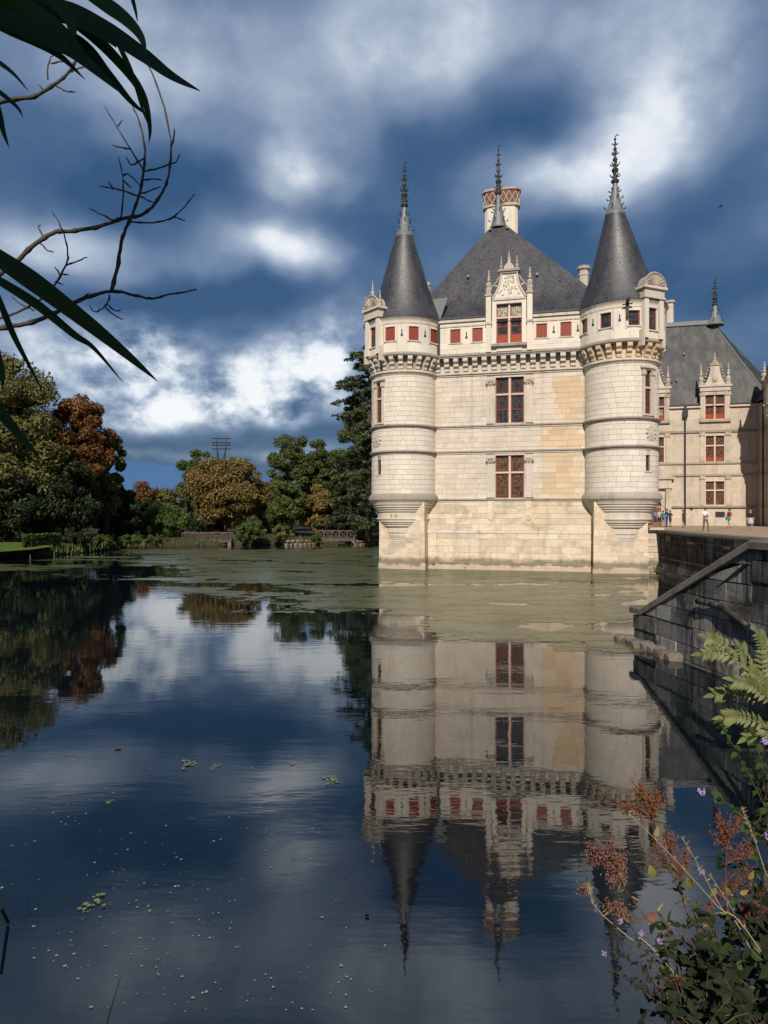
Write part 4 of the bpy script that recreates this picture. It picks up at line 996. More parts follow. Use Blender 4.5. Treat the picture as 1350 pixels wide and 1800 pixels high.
# ------------------------------------------------------------------ trees
def leaves_on(centres, radii, per, size, rng, flat=0.75, squash=.8):
    """kite-shaped leaf sprays scattered through lobes"""
    n = len(centres)*per; c = np.repeat(centres, per, 0); rad = np.repeat(radii, per)
    d = rng.normal(size=(n, 3)); d /= np.linalg.norm(d, axis=1)[:, None]
    r = rad*(.45+.6*rng.random(n)**.6); p = c+d*r[:, None]*np.array([1, 1, squash])
    nrm = d*flat+rng.normal(size=(n, 3))*.55+np.array([0, 0, .25]); nrm /= np.linalg.norm(nrm, axis=1)[:, None]
    t = np.cross(nrm, rng.normal(size=(n, 3))); t /= np.linalg.norm(t, axis=1)[:, None]; b = np.cross(nrm, t)
    s = size*(.55+.8*rng.random(n))
    V = np.empty((n, 4, 3)); V[:, 0] = p-t*s[:, None]; V[:, 1] = p+b*(s*.55)[:, None]; V[:, 2] = p+t*s[:, None]; V[:, 3] = p-b*(s*.55)[:, None]
    V[:, 2, 2] -= s*.25
    return V.reshape(-1, 3), np.arange(n*4).reshape(-1, 4)
def tree(px, top, d, wpx, label, mat, gz=1.2, lobes=70, per=150, size=.30, trunk='bark', low=.12, group='trees beyond the water', seed=0, name='tree', shape='round', cat='tree', bare=0):
    r2 = np.random.default_rng(seed+100); X = (px-675)/FPX*d; ztop = EYE+(HORIZON-top)/FPX*d; H = ztop-gz; W = wpx/FPX*d/2
    t = thing(name, label, cat, (X, d, gz), 0, group)
    zc = H*(low+1)/2; hz = H*(1-low)/2
    cen = []; rad = []
    while len(cen) < lobes:
        q = r2.uniform(-1, 1, 3); l = np.linalg.norm(q)
        if l > 1 or l < .35: continue
        if shape == 'cone': w = max(.12, 1-(q[2]+1)/2*.95); q[0] *= w; q[1] *= w
        k = .80 if shape == 'round' else .9
        cen.append((q[0]*W*k, q[1]*W*k*.9, zc+q[2]*hz*.86)); rad.append(r2.uniform(.16, .30)*min(W, hz*1.1))
    cen = np.array(cen); rad = np.array(rad)
    V, F = leaves_on(cen, rad, int(per*2.1), size*.66, r2)
    place('crown', np_mesh('crown', V, F, M[mat]), t)
    mb = MB(); rt = max(.12, H*.018); lean = r2.uniform(-.04, .04, 2)*H
    tp = [(lean[0]*s, lean[1]*s, H*.85*s-.3*(s == 0)) for s in (0, .15, .35, .6, 1)]; mb.tube(tp, [rt*1.5, rt*1.05, rt*.85, rt*.55, rt*.15], 8)
    for i in range(9+bare):
        s = r2.uniform(.22, .75); z = H*.85*s; q = cen[r2.integers(len(cen))]
        mb.tube([(lean[0]*s, lean[1]*s, z), ((lean[0]*s+q[0])*.55, q[1]*.5, (z+q[2])/2+.1*H*.3), (q[0]*.97, q[1]*.97, max(q[2], z*.9))], [rt*.5, rt*.32, rt*.08], 5)
    mb.build('trunk', M[trunk], t, True)
    return t
T_ = [  # px, top, d, width px, label, mat, kwargs
    (20, 612, 80, 215, 'tall olive green tree at the left edge of the picture', 'lf_olive', dict(lobes=120, per=190, low=.1, size=.32)),
    (-70, 640, 92, 200, 'green tree cut off by the left edge behind the tall olive tree', 'lf_green', dict(lobes=70)),
    (138, 684, 86, 130, 'rust red tree turning colour right of the tall olive tree', 'lf_rust', dict(lobes=90, per=170, low=.22)),
    (188, 728, 90, 78, 'narrow green tree right of the rust red tree', 'lf_olive', dict(lobes=60, low=.1)),
    (110, 800, 82, 150, 'dark leafy tree below the rust red tree', 'lf_dark', dict(lobes=70, low=.02)),
    (20, 820, 79, 170, 'dark leafy tree below the tall olive tree', 'lf_dark', dict(lobes=70, low=.0)),
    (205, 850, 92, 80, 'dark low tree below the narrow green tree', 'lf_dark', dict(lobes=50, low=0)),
    (252, 846, 118, 70, 'small reddish tree between the left wood and the middle trees', 'lf_rust', dict(lobes=40, per=110)),
    (298, 848, 122, 66, 'small pale green tree left of the dark pointed tree', 'lf_olive', dict(lobes=40, per=110)),
    (348, 781, 128, 82, 'dark green upright tree beside the floodlight mast', 'lf_green', dict(lobes=60, low=.1)),
    (396, 797, 108, 142, 'broad round brown tree above the left footbridge', 'lf_brown', dict(lobes=120, per=190, low=.10, size=.32)),
    (452, 838, 112, 80, 'smaller brown tree leaning against the broad brown tree', 'lf_brown', dict(lobes=60, low=.1)),
    (508, 744, 118, 92, 'tall green tree with bare twigs showing near its top', 'lf_green', dict(lobes=60, per=120, low=.2, bare=8, trunk='bark_pale')),
    (556, 762, 122, 84, 'green tree right of the tall twiggy green tree', 'lf_green', dict(lobes=60, low=.1)),
    (604, 768, 124, 80, 'green tree just left of the cedar', 'lf_olive', dict(lobes=60, low=.1)),
    (500, 842, 104, 84, 'light green tree with a pale forked trunk between the footbridges', 'lf_green', dict(lobes=60, low=.16, trunk='bark_pale')),
    (556, 852, 106, 74, 'dull brown bushy tree left of the right footbridge', 'lf_brown', dict(lobes=50, low=.05)),
    (596, 835, 108, 76, 'dark green tree behind the right footbridge', 'lf_dark', dict(lobes=60, low=.02)),
    (646, 800, 116, 90, 'dark tree half hidden by the left tower', 'lf_dark', dict(lobes=60, low=.02)),
    (640, 668, 112, 110, 'leafy green tree filling the space behind the cedar', 'lf_green', dict(lobes=90, low=.1)),
    (258, 872, 108, 90, 'dark green tree behind the bright green shrub', 'lf_dark', dict(lobes=50, low=0)),
]
for i, (px, top, d, w, lab, mt, kw) in enumerate(T_): tree(px, top, d, w, lab, mt, seed=i, **kw)
# distant wood that closes the gaps between the trees: one mass
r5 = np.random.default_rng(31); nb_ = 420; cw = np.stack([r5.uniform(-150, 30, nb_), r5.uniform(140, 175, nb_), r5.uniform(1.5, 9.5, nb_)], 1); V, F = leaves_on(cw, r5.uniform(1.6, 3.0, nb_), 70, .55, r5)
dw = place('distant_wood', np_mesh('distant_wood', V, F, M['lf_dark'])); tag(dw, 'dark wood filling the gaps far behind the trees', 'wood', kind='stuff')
# shrubs along the far shore
S_ = [(292, 882, 100, 84, 'bright green layered shrub left of the left footbridge', 'lf_bright', .9, 45), (441, 908, 96.5, 66, 'dark bush overhanging the water right of the left footbridge', 'lf_green', .4, 50),
      (556, 938, 99, 26, 'small bright bush at the left end of the right footbridge', 'lf_bright', .4, 18), (637, 912, 104, 44, 'brown bush at the right end of the right footbridge', 'lf_brown', .8, 30),
      (230, 936, 86, 52, 'rounded green bush on the shore below the wood', 'lf_bright', .5, 36), (180, 938, 83, 60, 'low green bush between the clipped hedge and the rounded bush', 'lf_green', .5, 34),
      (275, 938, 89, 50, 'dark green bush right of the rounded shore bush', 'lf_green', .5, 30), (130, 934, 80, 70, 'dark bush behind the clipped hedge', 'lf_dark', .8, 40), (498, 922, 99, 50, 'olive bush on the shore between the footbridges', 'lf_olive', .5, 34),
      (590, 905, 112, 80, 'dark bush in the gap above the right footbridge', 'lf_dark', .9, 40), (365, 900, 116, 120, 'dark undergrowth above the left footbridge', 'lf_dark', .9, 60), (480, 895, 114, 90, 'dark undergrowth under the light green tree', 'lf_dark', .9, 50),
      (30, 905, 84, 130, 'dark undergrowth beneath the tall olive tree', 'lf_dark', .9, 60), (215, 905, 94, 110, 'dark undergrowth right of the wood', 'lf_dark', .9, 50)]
for i, (px, top, d, w, lab, mt, gz, lb) in enumerate(S_): tree(px, top, d, w, lab, mt, gz=gz, lobes=lb, per=110, size=.19, low=0, seed=60+i, name='shrub', cat='shrub', group='shrubs along the far shore')
# clipped hedge and lawn
hd = thing('clipped_hedge', 'low clipped green hedge on the lawn at the far left', 'hedge', (0, 0, 0)); r2 = np.random.default_rng(5)
a = onz(46, 966, .8); b_ = onz(100, 962, .8); n = 7000; q = r2.random((n, 3)); c0 = np.array([a.x, a.y, .8]); c1 = np.array([b_.x, b_.y, .8])
pts = c0+(c1-c0)*q[:, :1]; pts[:, 1] += (q[:, 1]-.5)*1.6; pts[:, 2] += q[:, 2]*1.55; V, F = leaves_on(pts, np.full(n, .12), 1, .13, r2); place('hedge_leaves', np_mesh('hedge_leaves', V, F, M['lf_bright']), hd)
MB().box(a.x+.5, b_.x-.5, a.y+.1, a.y+.6, .5, 1.7).build('hedge_core', M['lf_dark'], hd)
lp = [onz(-60, 976, .6), onz(0, 972, .75), onz(55, 968, .85), onz(95, 962, .95), onz(40, 955, 1.25), onz(-80, 955, 1.3)]
lawn = MB().add([(p.x, p.y, p.z+.12) for p in lp], [tuple(range(len(lp)))]).build('lawn', M['grass']); tag(lawn, kind='structure')
# tufts of grass on the shore: too many to count
n = 5200; idx = r2.integers(0, len(sd_)-1, n); base = np.array([(sd_[i].x, sd_[i].y, 0) for i in idx]); base += r2.normal(size=(n, 3))*np.array([.9, .5, 0]); base[:, 1] += .9; base[:, 2] = .35+r2.random(n)*.4
keep = (base[:, 0] > -70) & (base[:, 0] < 5); base = base[keep]; n = len(base); hgt = .25+r2.random(n)*.65; ln = r2.normal(size=(n, 2))*.18
V = np.empty((n, 3, 3)); V[:, 0] = base+np.array([-.05, 0, -.3]); V[:, 1] = base+np.array([.06, 0, -.3]); V[:, 2] = base; V[:, 2, 0] += ln[:, 0]; V[:, 2, 1] += ln[:, 1]; V[:, 2, 2] += hgt
sg = place('shore_grass', np_mesh('shore_grass', V.reshape(-1, 3), np.arange(n*3).reshape(-1, 3), M['lf_bright'])); tag(sg, 'long grass growing along the far shore', 'grass', kind='stuff')
# stony bank facings
for (x0, x1, lab) in ((290, 345, 'pale stony bank at the left end of the left footbridge'), (500, 556, 'pale stony bank between the footbridges'), (622, 668, 'low pale stone wall at the right end of the right footbridge')):
    th_ = thing('stone_bank', lab, 'stone bank'); p = onz(x0, 959.5); q = onz(x1, 957.5); L = (q-p).length; ncol = int(L/.75); rr = random.Random(x0)
    for j in range(2):
        for i in range(ncol):
            c = p.lerp(q, (i+.5+.3*j)/ncol); w = L/ncol*.5*rr.uniform(.85, 1.1); h = rr.uniform(.34, .5)
            bm = bmesh.new(); bmesh.ops.create_icosphere(bm, subdivisions=1, radius=1)
            for v in bm.verts: v.co *= rr.uniform(.8, 1.1); v.co = Vector((max(-.85, min(.85, v.co.x))*w, v.co.y*.5, max(-.8, min(.8, v.co.z))*h*.7))
            me = bpy.data.meshes.new('stone'); bm.to_mesh(me); bm.free(); me.materials.append(M['bank']); o = place('stone', me, th_); o.location = (c.x, c.y+.45*j-.2, .12+.48*j); o.rotation_euler = (0, 0, rr.uniform(-.2, .2))
# cedar with drooping tiers, behind the left tower
def cedar():
    d = 92.0; X = (648-675)/FPX*d; ztop = EYE+(HORIZON-596)/FPX*d; t = thing('cedar_tree', 'tall dark cedar with drooping layered branches left of the left tower', 'tree', (X, d, 1.2), 0, 'trees beyond the water')
    H = ztop-1.2; mb = MB().tube([(0, 0, -.4), (0, 0, H*.5), (.2, 0, H)], [.55, .38, .06], 8); r3 = np.random.default_rng(77); C_ = []; Rr_ = []
    for i in range(46):
        z = H*(.06+.92*(i+r3.random()*.7)/46); L = (1.5+5.0*(1-z/H)**.55)*r3.uniform(.75, 1.12); a = r3.uniform(math.pi*.55, math.pi*1.75) if i % 3 else r3.uniform(0, 6.28)
        ux, uy = math.cos(a), math.sin(a); P_ = []
        for k in range(9):
            s = k/8; P_.append((ux*L*s, uy*L*s, z+.9*math.sin(s*2.2)*L*.13-.22*L*s*s))
        mb.tube(P_, [.12*(1-.85*k/8) for k in range(9)], 5)
        for k in range(2, 9):
            for m_ in range(3):
                s = k/8; w = L*.16*(1.1-.5*s); C_.append((P_[k][0]+r3.normal()*w-uy*0, P_[k][1]+r3.normal()*w, P_[k][2]-abs(r3.normal())*.25)); Rr_.append(.55)
    V, F = leaves_on(np.array(C_), np.array(Rr_), 26, .20, r3, .2, .35); V[:, 2] -= 0
    place('crown', np_mesh('crown', V, F, M['lf_conifer']), t); mb.build('trunk', M['bark'], t, True)
cedar()
# unseen tree added behind the camera, its crown shaped to shade the reed blades
def shade_tree(x, y, top, w, label, seed, low):
    r3 = np.random.default_rng(seed); gz = max(0, bank_h(x, y)); t = thing('tree', label, 'tree', (x, y, gz), 0, 'unseen plants added for shade'); H = top-gz; c = []
    while len(c) < 90:
        q = r3.uniform(-1, 1, 3)
        if .2 < np.linalg.norm(q) < 1: c.append((q[0]*w, q[1]*w, H*(1+low)/2+q[2]*H*(1-low)/2*.9))
    V, F = leaves_on(np.array(c), r3.uniform(.3, .5, 90), 110, .10, r3); place('crown', np_mesh('crown', V, F, M['lf_green']), t)
    MB().tube([(0, 0, -.5), (.1, 0, H*.4), (0, .1, H*.9)], [.32, .25, .05], 8).build('trunk', M['bark'], t, True)
shade_tree(-1.25, -2.5, 10.6, 1.1, 'unseen slender tree added behind the viewer to shade the reeds', 4, .62)
def shade_bush():  # unseen shrub added beside the camera, height set to shade the low undergrowth
    r3 = np.random.default_rng(9); x, y = 2.7, .1; gz = bank_h(x, y); t = thing('shrub', 'unseen leafy shrub added beside the viewer at right to shade the undergrowth', 'shrub', (x, y, gz), 0, 'unseen plants added for shade')
    c = np.stack([r3.uniform(-1.35, 1.5, 70), r3.uniform(-.7, .7, 70), r3.uniform(.1, 2.05, 70)], 1); V, F = leaves_on(c, np.full(70, .34), 130, .075, r3); place('crown', np_mesh('crown', V, F, M['lf_green']), t)
    mb = MB()
    for k in range(9): mb.tube([(0, 0, -.2), (c[k][0]*.6, c[k][1]*.5, c[k][2]*.6), tuple(c[k])], [.03, .02, .008], 5)
    mb.build('trunk', M['bark'], t)
shade_bush()

# ------------------------------------------------------------------ footbridges, mast, stakes
def footbridge(px0, px1, pyt, pyb, d, label):
    L = (px1-px0)/FPX*d; X = (px0-675)/FPX*d; zt = EYE+(HORIZON-pyt)/FPX*d; zb = EYE+(HORIZON-pyb)/FPX*d; t = thing('footbridge', label, 'bridge', (X, d, 0)); h = zt-zb
    for i in range(14): MB().box(L*i/14+.01, L*(i+1)/14-.01, -.75, .75, zb, zb+.08).build('deck_plank', M['wood'], t)
    MB().box(0, L, -.74, -.6, zb-.26, zb-.004).build('beam', M['wood'], t); MB().box(0, L, .6, .74, zb-.26, zb-.004).build('beam', M['wood'], t)
    n = 5
    for y in (-.70, .62):
        MB().box(-.05, L+.05, y, y+.08, zt-.12, zt).build('handrail', M['wood'], t); MB().box(0, L, y+.01, y+.07, zb+.12, zb+.2).build('lower_rail', M['wood'], t)
        for i in range(n+1): MB().box(L*i/n-.05, L*i/n+.05, y-.012, y+.092, zb-.2, zt-.002).build('post', M['wood'], t)
        for i in range(n):
            a, b = L*i/n+.05, L*(i+1)/n-.05
            MB().tube([(a, y+.03, zb+.2), (b, y+.03, zt-.12)], .04, 4).build('brace', M['wood'], t); MB().tube([(a, y+.05, zt-.12), (b, y+.05, zb+.2)], .04, 4).build('brace', M['wood'], t)
    for x in (.25, L-.25): MB().box(x-.25, x+.25, -.7, .7, -.6, zb-.27).build('abutment', M['bank'], t)
footbridge(323, 408, 935.5, 950, 98.5, 'wooden footbridge with crossed railings below the broad brown tree')
footbridge(556, 624, 932, 947.5, 101, 'wooden footbridge with crossed railings nearest the left tower')
d = 165.0; ms = thing('floodlight_mast', 'metal floodlight mast rising behind the broad brown tree', 'mast', ((389-675)/FPX*d, d, 1.5)); k = d/FPX; z0 = 1.5
zt = EYE+(HORIZON-771)*k-z0; hw = 16.5*k
for i, z in enumerate((zt, zt-7*k, zt-12*k, zt-18*k)): MB().tube([(-hw, 0, z), (hw, 0, z)], .11, 5).build('crossbar', M['iron'], ms)
MB().tube([(-2.3*k*3, 0, zt-18*k), (-.5, 0, 0)], .15, 5).tube([(2.3*k*3, 0, zt-18*k), (.5, 0, 0)], .15, 5).tube([(-hw*.5, 0, zt), (-hw*.5, 0, zt-18*k), (-.4, 0, zt-36*k)], .09, 5).tube([(hw*.5, 0, zt), (hw*.5, 0, zt-18*k), (.4, 0, zt-36*k)], .09, 5).build('lattice_pole', M['iron'], ms)
for i, s in enumerate((-.85, -.45, .05, .45, .85)): MB().box(hw*s-.22, hw*s+.22, -.2, .2, zt-7*k-.35, zt-7*k+.1).build('floodlight', M['iron'], ms)
for i, (px, py, h) in enumerate(((53, 985, 10), (95, 984, 14), (125, 978, 11))):
    p = onz(px, py); hh = h/FPX*p.y; o = MB().tube([(0, 0, -.7), (.02, 0, hh*.5), (.0, 0, hh)], [.06, .055, .05], 6).build('mooring_stake', M['wood']); o.location = p
    tag(o, ('leftmost', 'middle', 'rightmost')[i]+' of the three short wooden stakes in the water by the lawn', 'stake', 'stakes by the lawn')

# ------------------------------------------------------------------ duckweed on the water
def sdf_poly(X, Y, poly):
    inside = np.zeros(X.shape, bool); dist = np.full(X.shape, 1e9)
    for (ax, ay), (bx, by) in zip(poly, poly[1:]+poly[:1]):
        dx, dy = bx-ax, by-ay; t = np.clip(((X-ax)*dx+(Y-ay)*dy)/(dx*dx+dy*dy), 0, 1); dist = np.minimum(dist, np.hypot(X-ax-t*dx, Y-ay-t*dy))
        cnd = (ay > Y) != (by > Y); xi = (bx-ax)*(Y-ay)/((by-ay) or 1e-9)+ax; inside ^= cnd & (X < xi)
    return np.where(inside, dist, -dist)
poly_px = [(330, 1010), (300, 1030), (340, 1042), (425, 1053), (440, 1072), (489, 1077), (560, 1086), (655, 1086), (720, 1100), (800, 1120), (880, 1134), (1000, 1141), (1090, 1138), (1128, 1120)]
poly = [tuple(onz(*p).to_2d()) for p in poly_px]+[(19, 50), (20, 56), (3, 62), (2, 101)]+[tuple(onz(px, 966).to_2d()) for px in (560, 400, 300, 220)]+[tuple(onz(240, 990).to_2d())]
cell = .16; xs = np.arange(-46, 20.5, cell); ys = np.arange(22, 102, cell*1.5); X, Y = np.meshgrid(xs, ys)
sdv = sdf_poly(X, Y, poly); nzv = fbm(X*.22, Y*.30, 5, 3); fine = fbm(X*.9, Y*1.1, 4, 9)
strip = sdf_poly(X, Y, [tuple(onz(px, py).to_2d()) for px, py in ((-40, 1004), (60, 1000), (160, 1016), (330, 1036), (340, 985), (330, 966), (200, 970), (110, 984), (-40, 990))])
keep = (sdv+(nzv-.5)*9+(fine-.5)*2.5 > 0.2) & ~((sdv < 40) & (fbm(X*.16, Y*.32, 4, 40)+.35*(fine-.5) > .70)) 
keep |= (strip > -1) & (fbm(X*.10, Y*.42, 4, 21)+.25*(fine-.5) > .545)
pxl = X/Y*FPX+675
keep &= Y < 96
jj, ii = np.nonzero(keep[:-1, :-1]); nx = len(xs)
V = np.stack([X.ravel()+rng.normal(size=X.size)*.03, Y.ravel()+rng.normal(size=X.size)*.05, np.full(X.size, .006)+rng.random(X.size)*.004], 1); a = jj*nx+ii
F = np.stack([a, a+1, a+1+nx, a+nx], 1); used = np.unique(F); remap = np.zeros(len(V), int); remap[used] = np.arange(len(used))
weed = place('duckweed', np_mesh('duckweed', V[used], remap[F], M['weed'])); tag(weed, 'olive green duckweed mat floating on the moat before the castle', 'duckweed', kind='stuff')
# flecks on the near water
n = 760; r4 = np.random.default_rng(8); fy = 930+850*r4.random(n)**.7; fx = 680*r4.random(n); ok = (fy > 1330); fx, fy = fx[ok], fy[ok]; cl = fbm(fx/120, fy/60, 3, 2) > .42; fx, fy = fx[cl], fy[cl]; n = len(fx)
dd = FPX*EYE/(fy-HORIZON); c = np.stack([(fx-675)/FPX*dd, dd, np.full(n, .008)], 1); s = .006+.016*r4.random(n)**3; an = r4.random(n)*6.28
V = np.empty((n, 5, 3))
for k in range(5): V[:, k] = c; V[:, k, 0] += np.cos(an+k*1.256)*s*(.6+.6*r4.random(n)); V[:, k, 1] += np.sin(an+k*1.256)*s*(.6+.6*r4.random(n))
fl = place('duckweed_flecks', np_mesh('duckweed_flecks', V.reshape(-1, 3), np.arange(n*5).reshape(-1, 5), leaf_mat('floating_flecks', (.22, .26, .16), (.42, .42, .30)))); tag(fl, 'scattered pale flecks of duckweed drifting on the near water', 'duckweed', kind='stuff')
M['leaf_red'] = leaf_mat('red_leaf', (.16, .03, .015), (.2, .05, .02)); M['pad'] = leaf_mat('weed_pad', (.16, .20, .08), (.28, .30, .14))
for i, (px, py, w, mt, lab, nm) in enumerate(((208, 1317, 12, 'leaf_red', 'single dark red leaf floating on the water at left', 'floating_leaf'), (325, 1346, 34, 'pad', 'largest clump of green weed floating on the open water', 'weed_clump'), (380, 1348, 22, 'pad', 'small weed clump right of the largest floating clump', 'weed_clump'),
        (515, 1343, 16, 'pad', 'small weed clump below the reflected twig of the cedar', 'weed_clump'), (583, 1372, 34, 'pad', 'loose weed clump beside the reflection of the left tower', 'weed_clump'), (160, 1588, 44, 'pad', 'thin string of weed floating at the lower left', 'weed_clump'), (645, 1612, 10, 'leaf_red', 'curled brown leaf floating beside the reflected left spire', 'floating_leaf'), (190, 1412, 16, 'pad', 'tiny weed clump on the dark water at left', 'weed_clump'))):
    p = onz(px, py, 0); W = w/FPX*p.y; rr = random.Random(i); mb = MB()
    for k in range(1 if nm == 'floating_leaf' else 16):
        cx, cy = (0, 0) if nm == 'floating_leaf' else (rr.gauss(0, W*.24), rr.gauss(0, W*.34)); rd = W*.5 if nm == 'floating_leaf' else W*rr.uniform(.05, .13); a0 = rr.random()*6; z = .012+.003*k*.3
        mb.add([(cx+rd*math.cos(a0+q*.785)*rr.uniform(.7, 1.1), cy+rd*math.sin(a0+q*.785)*rr.uniform(.6, 1.1), z+(rr.uniform(0, .012) if nm == 'floating_leaf' else 0)) for q in range(8)]+[(cx, cy, z-.003)], [(q, (q+1) % 8, 8) for q in range(8)])
    o = mb.build(nm, M[mt]); o.location = p; tag(o, lab, 'leaf' if nm == 'floating_leaf' else 'water weed', 'debris floating on the open water')
M['dead'] = simple('dark_twig', (.02, .016, .012), .9, .1, .3, 9, 0)
p0 = onz(212, 1718, .42); o = MB().tube([onz(178, 1835, -.1), onz(190, 1790, .12), p0], [.008, .007, .004], 6).build('reed_stalk', M['dead']); tag(o, 'thin dark reed stalk sticking out of the water at lower left', 'stalk')
o = MB().tube([onz(-22, 1560, .5), onz(2, 1597, .35), onz(14, 1622, .02)], [.02, .018, .02], 6).build('dead_twig', M['dead']); tag(o, 'dark broken twig poking in at the left edge above the water', 'twig')

# ------------------------------------------------------------------ people on the terrace
def skin_person(name, label, px, feet, facing, cols, pose, hgt=1.7, skirt=None):
    d = FPX*(EYE-TZ)/(feet-HORIZON); X = (px-675)/FPX*d
    J = dict(pel=(0, 0, .94), sp=(0, .0, 1.12), ch=(0, 0, 1.33), nk=(0, .01, 1.47), hd=(0, -.03, 1.58), tp=(0, -.02, 1.66),
             sl=(.17, 0, 1.39), el=(.24, .02, 1.12), wl=(.25, -.08, .90), fl=(.25, -.12, .82), sr=(-.17, 0, 1.39), er=(-.24, .02, 1.12), wr=(-.25, -.08, .90), fr=(-.25, -.12, .82),
             hl=(.09, 0, .88), kl=(.10, -.02, .49), al=(.10, .02, .09), tl=(.11, -.13, .04), hr=(-.09, 0, .88), kr=(-.10, -.02, .49), ar=(-.10, .02, .09), tr=(-.11, -.13, .04))
    J.update(pose); rad = dict(pel=.135, sp=.125, ch=.145, nk=.055, hd=.085, tp=.07, sl=.075, el=.048, wl=.034, fl=.038, sr=.075, er=.048, wr=.034, fr=.038, hl=.095, kl=.062, al=.042, tl=.035, hr=.095, kr=.062, ar=.042, tr=.035)
    E = [('pel', 'sp', 1), ('sp', 'ch', 1), ('ch', 'nk', 1), ('nk', 'hd', 0), ('hd', 'tp', 3), ('ch', 'sl', 1), ('sl', 'el', 1), ('el', 'wl', 0), ('wl', 'fl', 0), ('ch', 'sr', 1), ('sr', 'er', 1), ('er', 'wr', 0), ('wr', 'fr', 0),
         ('pel', 'hl', 2), ('hl', 'kl', 2), ('kl', 'al', 4), ('al', 'tl', 5), ('pel', 'hr', 2), ('hr', 'kr', 2), ('kr', 'ar', 4), ('ar', 'tr', 5)]
    names = list(J); ix = {k: i for i, k in enumerate(names)}
    me = bpy.data.meshes.new('tmp'); me.from_pydata([J[k] for k in names], [(ix[a], ix[b]) for a, b, _ in E], [])
    o = bpy.data.objects.new('tmp', me); C.objects.link(o); o.modifiers.new('s', 'SKIN')
    for i, k in enumerate(names): me.skin_vertices[0].data[i].radius = (rad[k], rad[k]*.85); me.skin_vertices[0].data[i].use_root = (k == 'pel')
    sb = o.modifiers.new('u', 'SUBSURF'); sb.levels = 1; sb.render_levels = 1
    dg = bpy.context.evaluated_depsgraph_get(); m2 = bpy.data.meshes.new_from_object(o.evaluated_get(dg)); bpy.data.objects.remove(o)
    m2.materials.clear()
    for c in cols: m2.materials.append(c)
    seg = [(Vector(J[a]), Vector(J[b]), m) for a, b, m in E]
    for f in m2.polygons:
        best = 9; p = f.center
        for a, b, m in seg:
            t = max(0, min(1, (p-a).dot(b-a)/(b-a).length_squared)); dd_ = (p-a-(b-a)*t).length
            if dd_ < best: best = dd_; mi = m
        if mi == 3 and p.y < -.06 and p.z < 1.67: mi = 0
        f.material_index = mi; f.use_smooth = True
    s = hgt/1.73; t = thing(name, label, 'person', (X, d, TZ), facing, 'visitors on the terrace'); b = place('body', m2, t); b.scale = (s, s, s)
    if skirt: MB().lathe([(.15, .98), (.20, .85), (.24, .62), (.25, .50), (.2, .5)], (0, 0, 0), 14).build('skirt', skirt, t, True)
    hr_ = MB().ball((0, .02*s, 1.64*s), .098*s, 8, (1, 1.05, .95)); hr_.build('hair', cols[3], t, True)
    return t
def cl(name, c): return simple(name, c, .85, .1, .15, 6, 0)
SK = cl('skin', (.42, .24, .16)); DH = cl('dark_hair', (.035, .022, .015)); BH = cl('blond_hair', (.32, .22, .11)); SHO = cl('dark_shoe', (.04, .035, .03)); WHT = cl('white_cloth', (.72, .70, .70)); GRY = cl('grey_trouser', (.12, .105, .09))
RED = cl('red_cloth', (.40, .035, .03)); BLU = cl('sky_blue_cloth', (.06, .22, .50)); NAV = cl('navy_cloth', (.02, .05, .16)); BLK = cl('black_cloth', (.02, .02, .022)); OLV = cl('olive_cloth', (.06, .065, .03)); TEA = cl('teal_cloth', (.03, .20, .22)); PAT = cl('pale_patterned_cloth', (.40, .40, .45)); CRM = cl('cream_cloth', (.5, .42, .28)); KHK = cl('khaki_cloth', (.25, .2, .13))
arms_x = dict(el=(.25, -.04, 1.14), wl=(-.02, -.22, 1.16), fl=(-.10, -.22, 1.18), er=(-.25, -.04, 1.14), wr=(.02, -.24, 1.12), fr=(.10, -.24, 1.14))
walk = dict(kl=(.10, -.16, .50), al=(.10, -.20, .10), tl=(.10, -.34, .05), kr=(-.09, .03, .48), ar=(-.09, .20, .12), tr=(-.09, .10, .04))
read = dict(el=(.22, -.10, 1.16), wl=(.10, -.30, 1.20), fl=(.05, -.36, 1.22), er=(-.22, -.10, 1.16), wr=(-.10, -.30, 1.20), fr=(-.05, -.36, 1.22))
skin_person('person', 'person in white shirt and grey trousers with folded arms nearest the terrace edge', 1240, 935, .1, [SK, WHT, GRY, DH, GRY, SHO], {**arms_x, **walk}, 1.76)
skin_person('person', 'person in red shirt and khaki shorts walking beside the dark cellar vent', 1282, 929, -1.4, [SK, RED, KHK, DH, SK, SHO], walk, 1.74)
skin_person('person', 'person in black top and pale patterned skirt at the right end of the terrace', 1319, 932, -.4, [SK, BLK, PAT, BH, SK, SHO], walk, 1.62, PAT)
skin_person('person', 'person in olive clothes standing alone right of the doorway looking down', 1201, 928, 1.3, [SK, OLV, OLV, DH, SK, SHO], read, 1.66)
skin_person('person', 'person in light blue top and blue shorts, leftmost at the doorway', 1152, 926.3, .5, [SK, BLU, NAV, DH, SK, SHO], read, 1.62)
skin_person('person', 'person in cream top and black shorts, second from left at the doorway', 1159, 926, .1, [SK, CRM, BLK, BH, SK, SHO], {}, 1.68)
skin_person('person', 'person in teal top and black trousers in the middle of the doorway group', 1165.5, 926.2, 2.6, [SK, TEA, BLK, DH, BLK, SHO], read, 1.62)
skin_person('person', 'person in navy jacket and navy trousers in the doorway group', 1172, 926.8, -2.4, [SK, NAV, NAV, DH, NAV, SHO], {}, 1.78)
skin_person('person', 'person in dark green jacket, rightmost at the doorway', 1178, 926.1, 1.9, [SK, OLV, NAV, DH, KHK, SHO], read, 1.64)
